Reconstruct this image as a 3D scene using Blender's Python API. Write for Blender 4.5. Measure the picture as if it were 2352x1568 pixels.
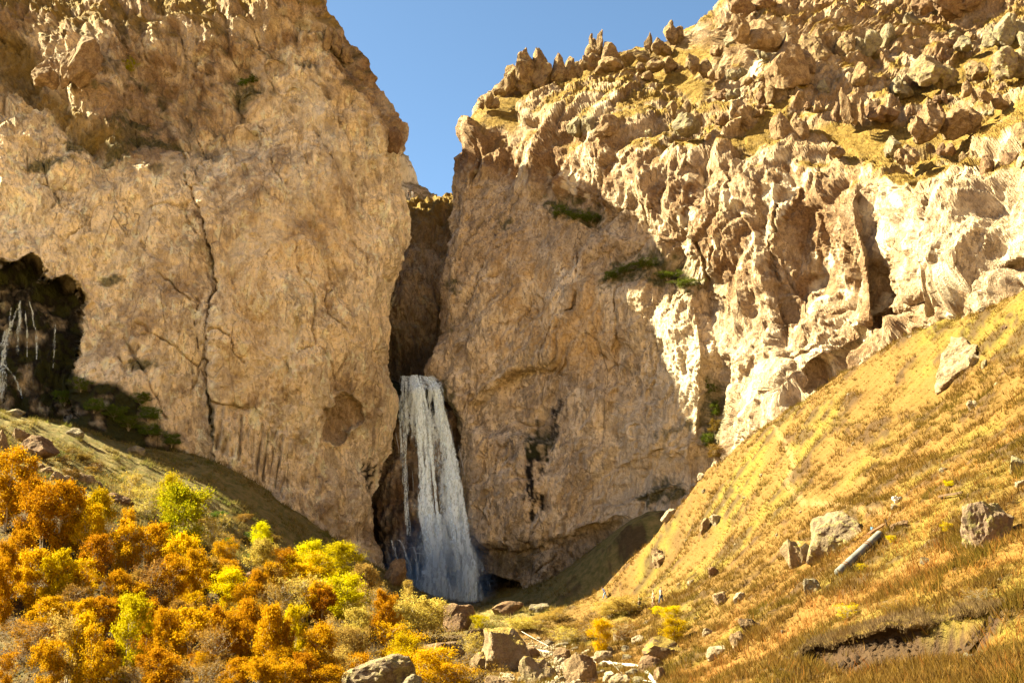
import bpy, math, random
import numpy as np
from math import radians as R

# ------------------------------------------------------------------ camera, sky, sun, exposure
for _o in list(bpy.data.objects):
    bpy.data.objects.remove(_o)
scn = bpy.context.scene
COL = scn.collection
PITCH = R(12.0)
LENS = 40.0
KP = 36.0 / LENS / 2352.0            # tangent of one photograph unit (photograph taken as 2352 x 1568)
CP, SP = math.cos(PITCH), math.sin(PITCH)

camd = bpy.data.cameras.new('camera')
camd.lens = LENS
camd.sensor_width = 36.0
camd.clip_start = 0.5
camd.clip_end = 3000.0
cam = bpy.data.objects.new('camera', camd)
cam.location = (0, 0, 0)
cam.rotation_euler = (math.pi / 2 + PITCH, 0, 0)
COL.objects.link(cam)
scn.camera = cam

SUN_EL, SUN_AZ = R(39.0), R(10.0)      # azimuth: behind the plane of the cliffs, from the left
to_sun = np.array([-math.cos(SUN_AZ) * math.cos(SUN_EL), math.sin(SUN_AZ) * math.cos(SUN_EL), math.sin(SUN_EL)])
world = bpy.data.worlds.new('World')
scn.world = world
world.use_nodes = True
wn = world.node_tree.nodes
sky = wn.new('ShaderNodeTexSky')
sky.sky_type = 'NISHITA'
sky.sun_disc = False
sky.sun_elevation = SUN_EL
sky.sun_rotation = math.atan2(to_sun[0], to_sun[1])
sky.altitude = 1500.0
sky.air_density = 0.52
sky.dust_density = 1.2
sky.ozone_density = 3.0
wn['Background'].inputs['Strength'].default_value = 0.05
world.node_tree.links.new(sky.outputs[0], wn['Background'].inputs['Color'])

sd = bpy.data.lights.new('sun', 'SUN')
sd.energy = 5.0
sd.angle = R(0.53)
sd.color = (1.0, 0.87, 0.66)
sun = bpy.data.objects.new('sun', sd)
from mathutils import Vector
sun.rotation_euler = Vector(to_sun).to_track_quat('Z', 'Y').to_euler()
sun.location = (-120, 60, 150)
COL.objects.link(sun)

vs = scn.view_settings
vs.view_transform = 'Standard'
vs.look = 'None'
vs.gamma = 1.0
vs.exposure = 3.05
vs.use_white_balance = True
vs.white_balance_temperature = 7200
vs.white_balance_tint = -8
vs.use_curve_mapping = False
scn.render.engine = 'CYCLES'
scn.cycles.max_bounces = 8
scn.cycles.diffuse_bounces = 6
scn.cycles.transparent_max_bounces = 24
scn.cycles.use_denoising = True

# ------------------------------------------------------------------ helpers
rng = np.random.default_rng(7)
random.seed(7)

def at(u, v, Y):
    """world point(s) seen at photograph position (u, v) standing Y metres ahead"""
    u = np.asarray(u, float); v = np.asarray(v, float); Y = np.asarray(Y, float)
    b = (784 - v) * KP
    t = Y / (CP - b * SP)
    return np.stack([(u - 1176) * KP * t, Y + 0 * t, (SP + b * CP) * t], -1)

def mpp(Y):
    return KP * Y            # metres per photograph unit at that distance

class TPS:
    def __init__(s, P, f, scale=1.0, lam=1e-3):
        s.P = np.asarray(P, float) / scale; s.sc = scale
        n = len(s.P)
        A = np.zeros((n + 3, n + 3))
        A[:n, :n] = s.k(np.linalg.norm(s.P[:, None] - s.P[None], axis=2)) + lam * np.eye(n)
        A[:n, n] = 1; A[n, :n] = 1
        A[:n, n + 1:] = s.P; A[n + 1:, :n] = s.P.T
        s.w = np.linalg.solve(A, np.concatenate([np.asarray(f, float), np.zeros(3)]))
    @staticmethod
    def k(r):
        return np.where(r > 1e-9, r * r * np.log(np.maximum(r, 1e-9)), 0.0)
    def __call__(s, x, y):
        x = np.asarray(x, float); y = np.asarray(y, float)
        sh = np.broadcast(x, y).shape
        X = (np.broadcast_to(x, sh).ravel()) / s.sc; Yv = (np.broadcast_to(y, sh).ravel()) / s.sc
        n = len(s.P); out = s.w[n] + s.w[n + 1] * X + s.w[n + 2] * Yv
        for i in range(n):
            d2 = (X - s.P[i, 0]) ** 2 + (Yv - s.P[i, 1]) ** 2
            out = out + s.w[i] * 0.5 * d2 * np.log(np.maximum(d2, 1e-18))
        return out.reshape(sh)

U32 = np.uint32
def hsh(ix, iy, iz, seed):
    n = ix.astype(np.int64).astype(U32) * U32(374761393) + iy.astype(np.int64).astype(U32) * U32(668265263) \
        + iz.astype(np.int64).astype(U32) * U32(2246822519) + U32((seed * 3266489917) & 0xffffffff)
    n = (n ^ (n >> U32(13))) * U32(1274126177)
    n = (n ^ (n >> U32(15))) * U32(2654435761)
    return n ^ (n >> U32(16))
def hf(h):
    return h.astype(np.float32) * np.float32(1 / 4294967296.0)

def vnoise(p, seed=0):
    p = np.asarray(p, np.float64)
    i = np.floor(p); f = (p - i).astype(np.float32); i = i.astype(np.int64)
    w = f * f * f * (f * (f * 6 - 15) + 10)
    out = 0
    for dx in (0, 1):
        wx = w[..., 0] if dx else 1 - w[..., 0]
        for dy in (0, 1):
            wy = w[..., 1] if dy else 1 - w[..., 1]
            for dz in (0, 1):
                wz = w[..., 2] if dz else 1 - w[..., 2]
                out = out + hf(hsh(i[..., 0] + dx, i[..., 1] + dy, i[..., 2] + dz, seed)) * (wx * wy * wz)
    return out * 2 - 1

def fbm(p, octs=4, seed=0, gain=0.5):
    p = np.asarray(p, float); a = 1.0; s = 0; t = 0
    for o in range(octs):
        s = s + a * vnoise(p * (2.03 ** o) + 17.3 * o, seed + o * 31)
        t += a; a *= gain
    return s / t * 1.5

def ridged(p, octs=4, seed=0):
    a = 1.0; s = 0; t = 0
    for o in range(octs):
        s = s + a * (1 - np.abs(vnoise(p * (2.07 ** o) + 9.1 * o, seed + o * 13)) * 2)
        t += a; a *= 0.5
    return s / t

def facet(p, seed=0):
    """blocky rock relief: every cell is a plane of its own tilt and height; also returns edge closeness and a random per cell"""
    p = np.asarray(p, np.float64)
    i = np.floor(p).astype(np.int64); f = (p - i).astype(np.float32)
    best = np.full(f.shape[:-1], 9e9, np.float32); sec = best.copy()
    off = np.zeros_like(f); hid = np.zeros(f.shape[:-1], U32)
    for dx in (-1, 0, 1):
        for dy in (-1, 0, 1):
            for dz in (-1, 0, 1):
                h = hsh(i[..., 0] + dx, i[..., 1] + dy, i[..., 2] + dz, seed)
                ox = dx + 0.1 + 0.8 * ((h & U32(1023)).astype(np.float32) / 1023) - f[..., 0]
                oy = dy + 0.1 + 0.8 * (((h >> U32(10)) & U32(1023)).astype(np.float32) / 1023) - f[..., 1]
                oz = dz + 0.1 + 0.8 * (((h >> U32(20)) & U32(1023)).astype(np.float32) / 1023) - f[..., 2]
                d = ox * ox + oy * oy + oz * oz
                m = d < best
                sec = np.where(m, best, np.minimum(sec, d))
                best = np.where(m, d, best)
                hid = np.where(m, h, hid)
                off[..., 0] = np.where(m, -ox, off[..., 0]); off[..., 1] = np.where(m, -oy, off[..., 1]); off[..., 2] = np.where(m, -oz, off[..., 2])
    h2 = (hid ^ U32(0x9e3779b9)) * U32(2654435761); h2 ^= h2 >> U32(15)
    h3 = (h2 ^ U32(0x85ebca6b)) * U32(2246822519); h3 ^= h3 >> U32(13)
    h4 = (h3 ^ U32(0xc2b2ae35)) * U32(3266489917); h4 ^= h4 >> U32(16)
    r = hf(h4)
    tx, ty, tz = hf(h2) * 2 - 1, hf(h3) * 2 - 1, hf(h2 * U32(40503)) * 2 - 1
    rel = (r - 0.5) * 0.8 + (off[..., 0] * tx + off[..., 1] * ty + off[..., 2] * tz) * 1.1
    return rel, np.sqrt(sec) - np.sqrt(best), r

def scar(p, seed=0, mode=1, k=0.55):
    """broken-stone relief: planes of random tilt meeting in sharp creases; mode 1 blocks with grooves, -1 hollow flake scars with ridges.
    Also returns a random number per stone face"""
    p = np.asarray(p, np.float64)
    i = np.floor(p).astype(np.int64); f = (p - i).astype(np.float32)
    best = np.full(f.shape[:-1], -9e9, np.float32); sec = best.copy(); rid = np.zeros(f.shape[:-1], U32)
    for dx in (-1, 0, 1):
        for dy in (-1, 0, 1):
            for dz in (-1, 0, 1):
                h = hsh(i[..., 0] + dx, i[..., 1] + dy, i[..., 2] + dz, seed)
                ox = f[..., 0] - (dx + 0.1 + 0.8 * ((h & U32(1023)).astype(np.float32) / 1023))
                oy = f[..., 1] - (dy + 0.1 + 0.8 * (((h >> U32(10)) & U32(1023)).astype(np.float32) / 1023))
                oz = f[..., 2] - (dz + 0.1 + 0.8 * (((h >> U32(20)) & U32(1023)).astype(np.float32) / 1023))
                g = (h ^ U32(0x9e3779b9)) * U32(2654435761); g ^= g >> U32(15)
                tx = (g & U32(255)).astype(np.float32) / 127.5 - 1; ty = ((g >> U32(8)) & U32(255)).astype(np.float32) / 127.5 - 1
                tz = ((g >> U32(16)) & U32(255)).astype(np.float32) / 127.5 - 1; r = (g >> U32(24)).astype(np.float32) / 255
                v = r * 0.40 + (ox * tx + oy * ty + oz * tz) * 0.70 - k * (ox * ox + oy * oy + oz * oz)
                m = v > best
                sec = np.where(m, best, np.maximum(sec, v)); best = np.where(m, v, best); rid = np.where(m, g, rid)
    rid = rid * U32(2246822519); rid ^= rid >> U32(13); rid = rid * U32(3266489917); rid ^= rid >> U32(16)
    return (best - 0.25) * mode, hf(rid), best - sec

def sstep(a, b, x):
    t = np.clip((x - a) / (b - a), 0, 1)
    return t * t * (3 - 2 * t)

def poly_sd(U, V, poly):
    """signed distance, positive inside"""
    P = np.asarray(poly, float); n = len(P)
    d2 = np.full(U.shape, 1e18); ins = np.zeros(U.shape, bool)
    for k in range(n):
        a = P[k]; b = P[(k + 1) % n]
        ex, ey = b - a
        t = np.clip(((U - a[0]) * ex + (V - a[1]) * ey) / (ex * ex + ey * ey + 1e-12), 0, 1)
        d2 = np.minimum(d2, (U - a[0] - t * ex) ** 2 + (V - a[1] - t * ey) ** 2)
        c = (a[1] > V) != (b[1] > V)
        if abs(ey) > 1e-9:
            ins ^= c & (U < (ex * (V - a[1]) / ey + a[0]))
    return np.where(ins, 1, -1) * np.sqrt(d2)

def pmask(U, V, poly, soft=15, wob=None):
    if wob is None: wob = 0
    return sstep(-soft, soft, poly_sd(U, V, poly) + wob)

def line_d(U, V, pts):
    P = np.asarray(pts, float); d2 = np.full(U.shape, 1e18); side = np.zeros(U.shape)
    for a, b in zip(P[:-1], P[1:]):
        ex, ey = b - a
        t = np.clip(((U - a[0]) * ex + (V - a[1]) * ey) / (ex * ex + ey * ey), 0, 1)
        dd = (U - a[0] - t * ex) ** 2 + (V - a[1] - t * ey) ** 2
        sg = np.sign((U - a[0]) * ey - (V - a[1]) * ex)
        m = dd < d2
        d2 = np.where(m, dd, d2); side = np.where(m, sg, side)
    return np.sqrt(d2), side

def mesh_np(name, verts, faces, mats=(), smooth=True, mat_idx=None):
    """verts (n,3); faces (m,3) or (m,4) integer array, or a list of such arrays"""
    me = bpy.data.meshes.new(name)
    fl = [np.asarray(f, np.int32) for f in (faces if isinstance(faces, (list, tuple)) else [faces]) if len(f)]
    verts = np.ascontiguousarray(verts, np.float32)
    me.vertices.add(len(verts)); me.vertices.foreach_set('co', verts.ravel())
    loops = np.concatenate([f.ravel() for f in fl])
    tot = np.concatenate([np.full(len(f), f.shape[1], np.int32) for f in fl])
    st = np.concatenate([[0], np.cumsum(tot)[:-1]]).astype(np.int32)
    me.loops.add(len(loops)); me.loops.foreach_set('vertex_index', loops)
    me.polygons.add(len(tot)); me.polygons.foreach_set('loop_start', st)
    try: me.polygons.foreach_set('loop_total', tot)
    except Exception: pass
    me.update(calc_edges=True)
    me.polygons.foreach_set('use_smooth', np.full(len(tot), smooth))
    for m in mats: me.materials.append(m)
    if mat_idx is not None: me.polygons.foreach_set('material_index', np.asarray(mat_idx, np.int32))
    me.validate()
    return me

def vattr(me, name, arr):
    a = me.attributes.new(name, 'FLOAT_COLOR', 'POINT')
    c = np.ones((len(me.vertices), 4), np.float32); arr = np.asarray(arr, np.float32); c[:, :arr.shape[1]] = arr
    a.data.foreach_set('color', c.ravel())

def obj(name, me, parent=None, loc=(0, 0, 0), rot=(0, 0, 0), sc=(1, 1, 1)):
    o = bpy.data.objects.new(name, me); COL.objects.link(o)
    o.location = loc; o.rotation_euler = rot; o.scale = sc
    if parent: o.parent = parent
    return o

def tag(o, label=None, cat=None, group=None, kind=None):
    if label: o['label'] = label
    if cat: o['category'] = cat
    if group: o['group'] = group
    if kind: o['kind'] = kind
    return o

def grid_faces(nr, nc):
    i = np.arange(nr * nc).reshape(nr, nc)
    return np.stack([i[:-1, :-1], i[1:, :-1], i[1:, 1:], i[:-1, 1:]], -1).reshape(-1, 4)

def grid_normals(P):
    du = np.gradient(P, axis=1); dv = np.gradient(P, axis=0)
    n = np.cross(dv, du)
    return n / np.maximum(np.linalg.norm(n, axis=2, keepdims=True), 1e-9)

def blur(a, k):
    for ax in (0, 1):
        c = np.cumsum(np.concatenate([np.repeat(np.take(a, [0], ax), k + 1, ax), a, np.repeat(np.take(a, [-1], ax), k, ax)], ax), ax)
        n = a.shape[ax]
        a = (np.take(c, np.arange(2 * k + 1, 2 * k + 1 + n), ax) - np.take(c, np.arange(0, n), ax)) / (2 * k + 1)
    return a

# ------------------------------------------------------------------ materials
class NT:
    def __init__(s, name):
        s.m = bpy.data.materials.new(name); s.m.use_nodes = True
        s.t = s.m.node_tree; s.n = s.t.nodes; s.bsdf = s.n['Principled BSDF']; s.out = s.n['Material Output']
        s.bsdf.inputs['Roughness'].default_value = 0.9
        s.bsdf.inputs['Specular IOR Level'].default_value = 0.15
    def link(s, a, b): s.t.links.new(a, b)
    def node(s, t, **kw):
        n = s.n.new(t)
        for k, v in kw.items(): setattr(n, k, v)
        return n
    def pos(s):
        return s.node('ShaderNodeNewGeometry').outputs['Position']
    def objc(s):
        return s.node('ShaderNodeTexCoord').outputs['Object']
    def scale(s, vec, sc, rot=(0, 0, 0)):
        m = s.node('ShaderNodeMapping'); m.inputs['Scale'].default_value = sc; m.inputs['Rotation'].default_value = rot
        s.link(vec, m.inputs['Vector']); return m.outputs[0]
    def noise(s, vec, sc, det=4, rough=0.55, dist=0.0):
        n = s.node('ShaderNodeTexNoise'); n.inputs['Scale'].default_value = sc; n.inputs['Detail'].default_value = det
        n.inputs['Roughness'].default_value = rough; n.inputs['Distortion'].default_value = dist
        s.link(vec, n.inputs['Vector']); return n.outputs['Fac']
    def vor(s, vec, sc, feat='F1'):
        n = s.node('ShaderNodeTexVoronoi'); n.feature = feat; n.inputs['Scale'].default_value = sc
        s.link(vec, n.inputs['Vector']); return n
    def ramp(s, fac, stops):
        r = s.node('ShaderNodeValToRGB'); e = r.color_ramp.elements
        while len(e) < len(stops): e.new(0.5)
        for x, (p, c) in zip(e, stops):
            x.position = p; x.color = (c if len(c) == 4 else (*c, 1)) if isinstance(c, (tuple, list)) else (c, c, c, 1)
        s.link(fac, r.inputs[0]); return r.outputs[0]
    def val(s, x):
        n = s.node('ShaderNodeRGB'); n.outputs[0].default_value = (*x, 1); return n.outputs[0]
    def mix(s, fac, a, b, mode='MIX'):
        m = s.node('ShaderNodeMix', data_type='RGBA', blend_type=mode)
        for x, i in ((fac, m.inputs[0]), (a, m.inputs[6]), (b, m.inputs[7])):
            if isinstance(x, (int, float)): i.default_value = x
            elif isinstance(x, tuple): i.default_value = (*x, 1)
            else: s.link(x, i)
        return m.outputs[2]
    def math(s, op, a, b=None, c=None, clamp=False):
        m = s.node('ShaderNodeMath', operation=op, use_clamp=clamp)
        for x, i in zip((a, b, c), m.inputs):
            if x is None: continue
            if isinstance(x, (int, float)): i.default_value = x
            else: s.link(x, i)
        return m.outputs[0]
    def attr(s, name):
        n = s.node('ShaderNodeAttribute'); n.attribute_name = name
        sp = s.node('ShaderNodeSeparateColor'); s.link(n.outputs['Color'], sp.inputs[0])
        return sp.outputs
    def bump(s, h, strength=0.5, dist=0.3):
        b = s.node('ShaderNodeBump'); b.inputs['Strength'].default_value = strength; b.inputs['Distance'].default_value = dist
        s.link(h, b.inputs['Height']); s.link(b.outputs[0], s.bsdf.inputs['Normal'])
    def color(s, c):
        if isinstance(c, tuple): s.bsdf.inputs['Base Color'].default_value = (*c, 1)
        else: s.link(c, s.bsdf.inputs['Base Color'])

def mat_cliff(name, tan_a, tan_b, grey, streak=1.0, sg=1.0):
    k = NT(name); p = k.pos()
    a1 = k.attr('mask_a'); a2 = k.attr('mask_b')
    moss, dark, grass = a1[0], a1[1], a1[2]
    brown, pale, ochre = a2[0], a2[1], a2[2]
    n_big = k.noise(p, 0.06, 5, 0.6, 0.4)
    n_mid = k.noise(k.scale(p, (1, 1, 0.6)), 0.35, 6, 0.65, 0.6)
    n_fin = k.noise(p, 2.2, 9, 0.74, 0.2)
    dg = k.scale(p, (1.0, 1.0, 0.55), (0, 0.62, 0))
    c = k.mix(k.ramp(n_big, [(0.35, 0.0), (0.65, 1.0)]), tan_a, tan_b)
    gp = k.noise(dg, 0.26, 6, 0.60, 0.9)
    c = k.mix(k.math('MULTIPLY', k.ramp(gp, [(0.50, 0.0), (0.545, 1.0)]), 0.70 * sg), c, grey)
    st = k.noise(k.scale(p, (0.9, 0.9, 0.06)), 1.0, 5, 0.6, 0.3)
    c = k.mix(k.math('MULTIPLY', k.ramp(st, [(0.53, 0.0), (0.66, 1.0)]), 0.42 * streak), c, tuple(x * 0.48 for x in tan_b))
    wn_ = k.noise(k.scale(p, (1, 1, 0.35), (0, -0.75, 0)), 0.75, 5, 0.62, 1.0)
    c = k.mix(k.math('MULTIPLY', k.ramp(wn_, [(0.545, 0.0), (0.585, 1.0)]), 0.75 * sg), c, tuple(x * 0.40 for x in tan_b))
    pl = k.noise(dg, 0.45, 5, 0.60, 1.0)
    c = k.mix(k.math('MULTIPLY', k.ramp(pl, [(0.56, 0.0), (0.61, 1.0)]), 0.6), c, tuple(min(0.8, x * 1.15 + 0.03) for x in tan_a))
    fine = k.noise(dg, 1.7, 5, 0.66, 0.5)
    c = k.mix(k.math('MULTIPLY', k.ramp(fine, [(0.54, 0.0), (0.60, 1.0)]), 0.85 * sg), c, tuple(x * 0.36 for x in tan_b))
    # long joints, only here and there
    jn = k.vor(k.scale(p, (1.0, 1.0, 0.22), (0, 0.5, 0)), 0.16, 'DISTANCE_TO_EDGE').outputs['Distance']
    ckl = k.math('MULTIPLY', k.ramp(jn, [(0.002, 1.0), (0.012, 0.0)]), k.ramp(k.noise(p, 0.12, 6, 0.7), [(0.52, 0.0), (0.56, 1.0)]))
    c = k.mix(k.math('MULTIPLY', ckl, 0.7), c, tuple(x * 0.2 for x in tan_b))
    c = k.mix(k.math('MULTIPLY', ochre, k.ramp(n_mid, [(0.3, 1.0), (0.75, 0.25)])), c, (0.50, 0.30, 0.10))
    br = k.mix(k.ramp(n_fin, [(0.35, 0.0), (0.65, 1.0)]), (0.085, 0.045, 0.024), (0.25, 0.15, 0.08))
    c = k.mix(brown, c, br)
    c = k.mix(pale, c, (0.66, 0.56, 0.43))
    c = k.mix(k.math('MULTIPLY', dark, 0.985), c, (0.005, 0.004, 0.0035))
    ms = k.mix(n_fin, (0.014, 0.020, 0.004), (0.055, 0.055, 0.012))
    c = k.mix(k.math('MULTIPLY', moss, k.ramp(n_fin, [(0.3, 1.0), (0.8, 0.6)])), c, ms)
    gr = k.mix(k.ramp(k.noise(p, 1.1, 5, 0.7), [(0.3, 0.0), (0.7, 1.0)]), (0.12, 0.072, 0.018), (0.23, 0.145, 0.034))
    c = k.mix(grass, c, gr)
    # grain: brighter and darker specks of the stone itself
    c = k.mix(0.35, c, k.ramp(k.noise(p, 6.0, 3, 0.7), [(0.3, 0.25), (0.7, 0.8)]), 'OVERLAY')
    k.color(c)
    cr = k.ramp(k.noise(k.scale(p, (1, 1, 0.45)), 1.3, 3, 0.6, 1.5), [(0.40, 0.0), (0.50, 1.0), (0.52, 0.75)])
    h = k.math('ADD', k.math('MULTIPLY', n_fin, 0.55), k.math('MULTIPLY', cr, 0.25))
    h = k.math('ADD', h, k.math('MULTIPLY', n_mid, 0.9))
    h = k.math('SUBTRACT', h, k.math('MULTIPLY', ckl, 0.35))
    k.bump(h, 0.9, 0.8)
    return k.m

def mat_ground(name):
    k = NT(name); p = k.pos()
    a = k.attr('mask_a'); b = k.attr('mask_b')
    dirt, green, shade_veg = a[0], a[1], a[2]  # dirt: bare soil, plus the painted shade on the wood floor
    stone, path, red = b[0], b[1], b[2]
    n1 = k.noise(p, 0.10, 5, 0.6, 0.5); n2 = k.noise(p, 0.9, 6, 0.7); n3 = k.noise(p, 5.0, 4, 0.7)
    c = k.mix(k.ramp(n1, [(0.35, 0.0), (0.65, 1.0)]), (0.096, 0.052, 0.012), (0.122, 0.070, 0.017))
    c = k.mix(k.ramp(n2, [(0.42, 0.0), (0.72, 1.0)]), c, (0.15, 0.08, 0.025))
    c = k.mix(k.math('MULTIPLY', red, k.ramp(n2, [(0.35, 0.0), (0.6, 0.9)])), c, (0.22, 0.09, 0.02))
    c = k.mix(k.math('MULTIPLY', green, k.ramp(n2, [(0.3, 0.9), (0.7, 0.2)])), c, (0.13, 0.11, 0.015))
    veg = k.mix(k.ramp(n2, [(0.35, 0.0), (0.65, 1.0)]), (0.085, 0.078, 0.020), (0.20, 0.14, 0.055))
    c = k.mix(shade_veg, c, veg)
    c = k.mix(dirt, c, k.mix(n2, (0.018, 0.0095, 0.005), (0.062, 0.033, 0.016)))
    c = k.mix(path, c, (0.24, 0.15, 0.07))
    c = k.mix(stone, c, k.mix(n2, (0.12, 0.085, 0.055), (0.28, 0.21, 0.15)))
    c = k.mix(0.35, c, k.ramp(n3, [(0.3, 0.3), (0.7, 0.72)]), 'OVERLAY')
    k.color(c)
    k.bump(k.math('ADD', n3, k.math('MULTIPLY', n2, 1.5)), 0.7, 0.25)
    return k.m

def mat_rock(name, ca, cb, lich=None, lamt=0.5, cap=0.0):
    k = NT(name); p = k.pos()
    n1 = k.noise(p, 0.8, 9, 0.70, 0.5); n2 = k.noise(p, 4.0, 7, 0.74)
    c = k.mix(k.ramp(n1, [(0.42, 0.0), (0.58, 1.0)]), ca, cb)
    c = k.mix(k.math('MULTIPLY', k.ramp(n2, [(0.53, 0.0), (0.62, 1.0)]), 0.55), c, tuple(x * 0.45 for x in ca))
    if lich:
        c = k.mix(k.math('MULTIPLY', k.ramp(k.noise(p, 1.6, 6, 0.75, 0.5), [(0.5, 0.0), (0.58, 1.0)]), lamt), c, lich)
    if cap > 0:                                      # dry turf growing on the flat top
        g = k.node('ShaderNodeNewGeometry'); sx = k.node('ShaderNodeSeparateXYZ'); k.link(g.outputs['Normal'], sx.inputs[0])
        f = k.math('ADD', sx.outputs[2], k.math('MULTIPLY', n1, 0.7))
        c = k.mix(k.math('MULTIPLY', k.ramp(f, [(0.95, 0.0), (1.0, 1.0)]), cap), c, k.mix(n2, (0.16, 0.10, 0.025), (0.34, 0.24, 0.06)))
    c = k.mix(0.4, c, k.ramp(k.noise(p, 11.0, 3, 0.7), [(0.3, 0.25), (0.7, 0.8)]), 'OVERLAY')
    k.color(c)
    k.bump(k.math('ADD', n2, k.math('MULTIPLY', n1, 1.2)), 0.9, 0.35)
    return k.m

def mat_leaf(name, ca, cb, cc, trans=0.42):
    k = NT(name)
    g = k.node('ShaderNodeNewGeometry')
    oi = k.node('ShaderNodeObjectInfo')
    isl = g.outputs['Random Per Island']
    c = k.ramp(isl, [(0.0, ca), (0.55, cb), (1.0, cc)])
    hs = k.node('ShaderNodeHueSaturation'); k.link(c, hs.inputs['Color'])
    k.link(k.math('ADD', 0.485, k.math('MULTIPLY', oi.outputs['Random'], 0.03)), hs.inputs['Hue'])
    k.link(k.math('ADD', 0.8, k.math('MULTIPLY', oi.outputs['Random'], 0.4)), hs.inputs['Value'])
    d = k.node('ShaderNodeBsdfDiffuse'); t = k.node('ShaderNodeBsdfTranslucent')
    k.link(hs.outputs[0], d.inputs[0]); k.link(hs.outputs[0], t.inputs[0])
    mx = k.node('ShaderNodeMixShader'); mx.inputs[0].default_value = trans
    k.link(d.outputs[0], mx.inputs[1]); k.link(t.outputs[0], mx.inputs[2]); k.link(mx.outputs[0], k.out.inputs[0])
    return k.m

def mat_plain(name, ca, cb=None, rough=0.85, sc=3.0, metal=0.0, spec=0.2):
    k = NT(name)
    k.bsdf.inputs['Roughness'].default_value = rough; k.bsdf.inputs['Metallic'].default_value = metal
    k.bsdf.inputs['Specular IOR Level'].default_value = spec
    if cb is None: k.color(ca)
    else: k.color(k.mix(k.ramp(k.noise(k.objc(), sc, 5, 0.65), [(0.35, 0.0), (0.65, 1.0)]), ca, cb))
    return k.m
# ------------------------------------------------------------------ ground: one height field
def skyline_pts():
    return [(2500, 610, 96), (2352, 672, 103), (2220, 722, 110), (2100, 772, 117), (1950, 850, 128), (1800, 948, 138), (1700, 1015, 144), (1600, 1098, 150),
            (1540, 1175, 154), (1490, 1232, 157), (1440, 1292, 160), (1380, 1340, 163), (1300, 1393, 167)]
GP = [  # photograph u, v and distance
    # stream bed and valley floor
    (1176, 2300, 5), (1176, 2000, 12), (1176, 1750, 32), (1250, 1590, 76), (1215, 1510, 100), (1190, 1455, 130), (1170, 1420, 160), (1130, 1400, 185), (1040, 1392, 198),
    # wood, left
    (0, 1640, 72), (300, 1640, 74), (-300, 1600, 70), (600, 1600, 80), (820, 1560, 92), (950, 1490, 112), (960, 1420, 145), (930, 1370, 180),
    (760, 1440, 118), (550, 1430, 108), (300, 1400, 100), (0, 1380, 98), (-300, 1330, 100), (700, 1350, 140), (450, 1290, 130), (200, 1210, 122), (0, 1190, 118),
    (80, 1085, 142), (-150, 1060, 140), (250, 1110, 150),
    # shaded turf under the left wall
    (30, 960, 168), (150, 985, 172), (260, 1010, 178), (400, 1040, 181), (520, 1075, 183), (700, 1190, 186), (850, 1300, 190), (350, 1095, 165), (500, 1180, 162), (650, 1262, 164), (800, 1330, 172), (-150, 900, 165),
    # hillside, right
    (2352, 1568, 29), (2352, 1700, 20), (2600, 1500, 30), (1900, 1568, 38), (1600, 1568, 58), (1430, 1568, 72), (2050, 1400, 47), (2352, 1350, 40), (2270, 1250, 49), (2600, 1100, 48),
    (1960, 1310, 58), (1740, 1400, 76), (1560, 1500, 84), (1400, 1470, 112), (1500, 1385, 146), (1880, 1300, 68), (1660, 1250, 120), (1780, 1120, 114),
    (2000, 1020, 100), (2180, 890, 100), (2352, 830, 88), (2352, 1020, 68), (2180, 1080, 76), (2600, 800, 80), (1340, 1440, 140), (1290, 1500, 106),
    (1380, 1365, 161), (1250, 1402, 172),
    (1205, 1388, 190), (1250, 1352, 190), (1310, 1318, 188), (1375, 1268, 184), (1440, 1212, 181), (1500, 1190, 181),
]
_gp = np.array([at(u, v, Y) for u, v, Y in GP])
_sk = np.array([at(u, v, Y) for u, v, Y in skyline_pts()])
_bk = _sk + np.array([3.0, 9.0, -2.5])                 # the hill falls away behind its skyline
_bk2 = _sk[:7] + np.array([14.0, 34.0, -6.0])
_far = np.array([(-200, 230, 30), (-100, 240, 10), (0, 250, 0), (100, 230, 10), (180, 200, 20), (200, 60, 60), (-160, 60, 10), (-160, 130, 18), (60, 10, 8), (-60, 10, -4)], float)
_all = np.concatenate([_gp, _sk, _bk, _bk2, _far])
_G = TPS(_all[:, :2], _all[:, 2], 50.0, 2e-3)

SCARP = [(1790, 1520), (1870, 1488), (1990, 1466), (2110, 1452), (2230, 1420), (2310, 1392)]
def ground_z(x, y):
    return _G(x, y)
def px_of(P):
    P = np.asarray(P)
    f = P[..., 1] * CP + P[..., 2] * SP; w = -P[..., 1] * SP + P[..., 2] * CP
    return 1176 + P[..., 0] / f / KP, 784 - w / f / KP

# angular rows: pixel-uniform sampling of the height field
NU, NR = 610, 410
gu = np.linspace(-420, 2780, NU)
gy = np.exp(np.linspace(np.log(9.0), np.log(255.0), NR))
gx = (gu[None, :] - 1176) * KP * gy[:, None] * 1.02
GY = np.repeat(gy[:, None], NU, 1)
_coarse = ground_z(gx[::4, ::4], GY[::4, ::4])
def up4(c, nr, nc):
    r = np.linspace(0, c.shape[0] - 1, nr) * 1.0; q = np.arange(nr) / 4.0
    q = np.minimum(q, c.shape[0] - 1.0001); i = q.astype(int); f = (q - i)[:, None]
    c = c[i] * (1 - f) + c[np.minimum(i + 1, c.shape[0] - 1)] * f
    q = np.arange(nc) / 4.0; q = np.minimum(q, c.shape[1] - 1.0001); i = q.astype(int); f = (q - i)[None, :]
    return c[:, i] * (1 - f) + c[:, np.minimum(i + 1, c.shape[1] - 1)] * f
GZ = up4(_coarse, NR, NU)
GZ[-8:] -= 0
gP = np.stack([gx, GY, GZ], -1)
gU, gV = px_of(gP)
_q = gP * np.array([1, 1, 0.0])
hill = sstep(1180, 1330, gU + 0.5 * (gV - 1400)) 
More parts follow.
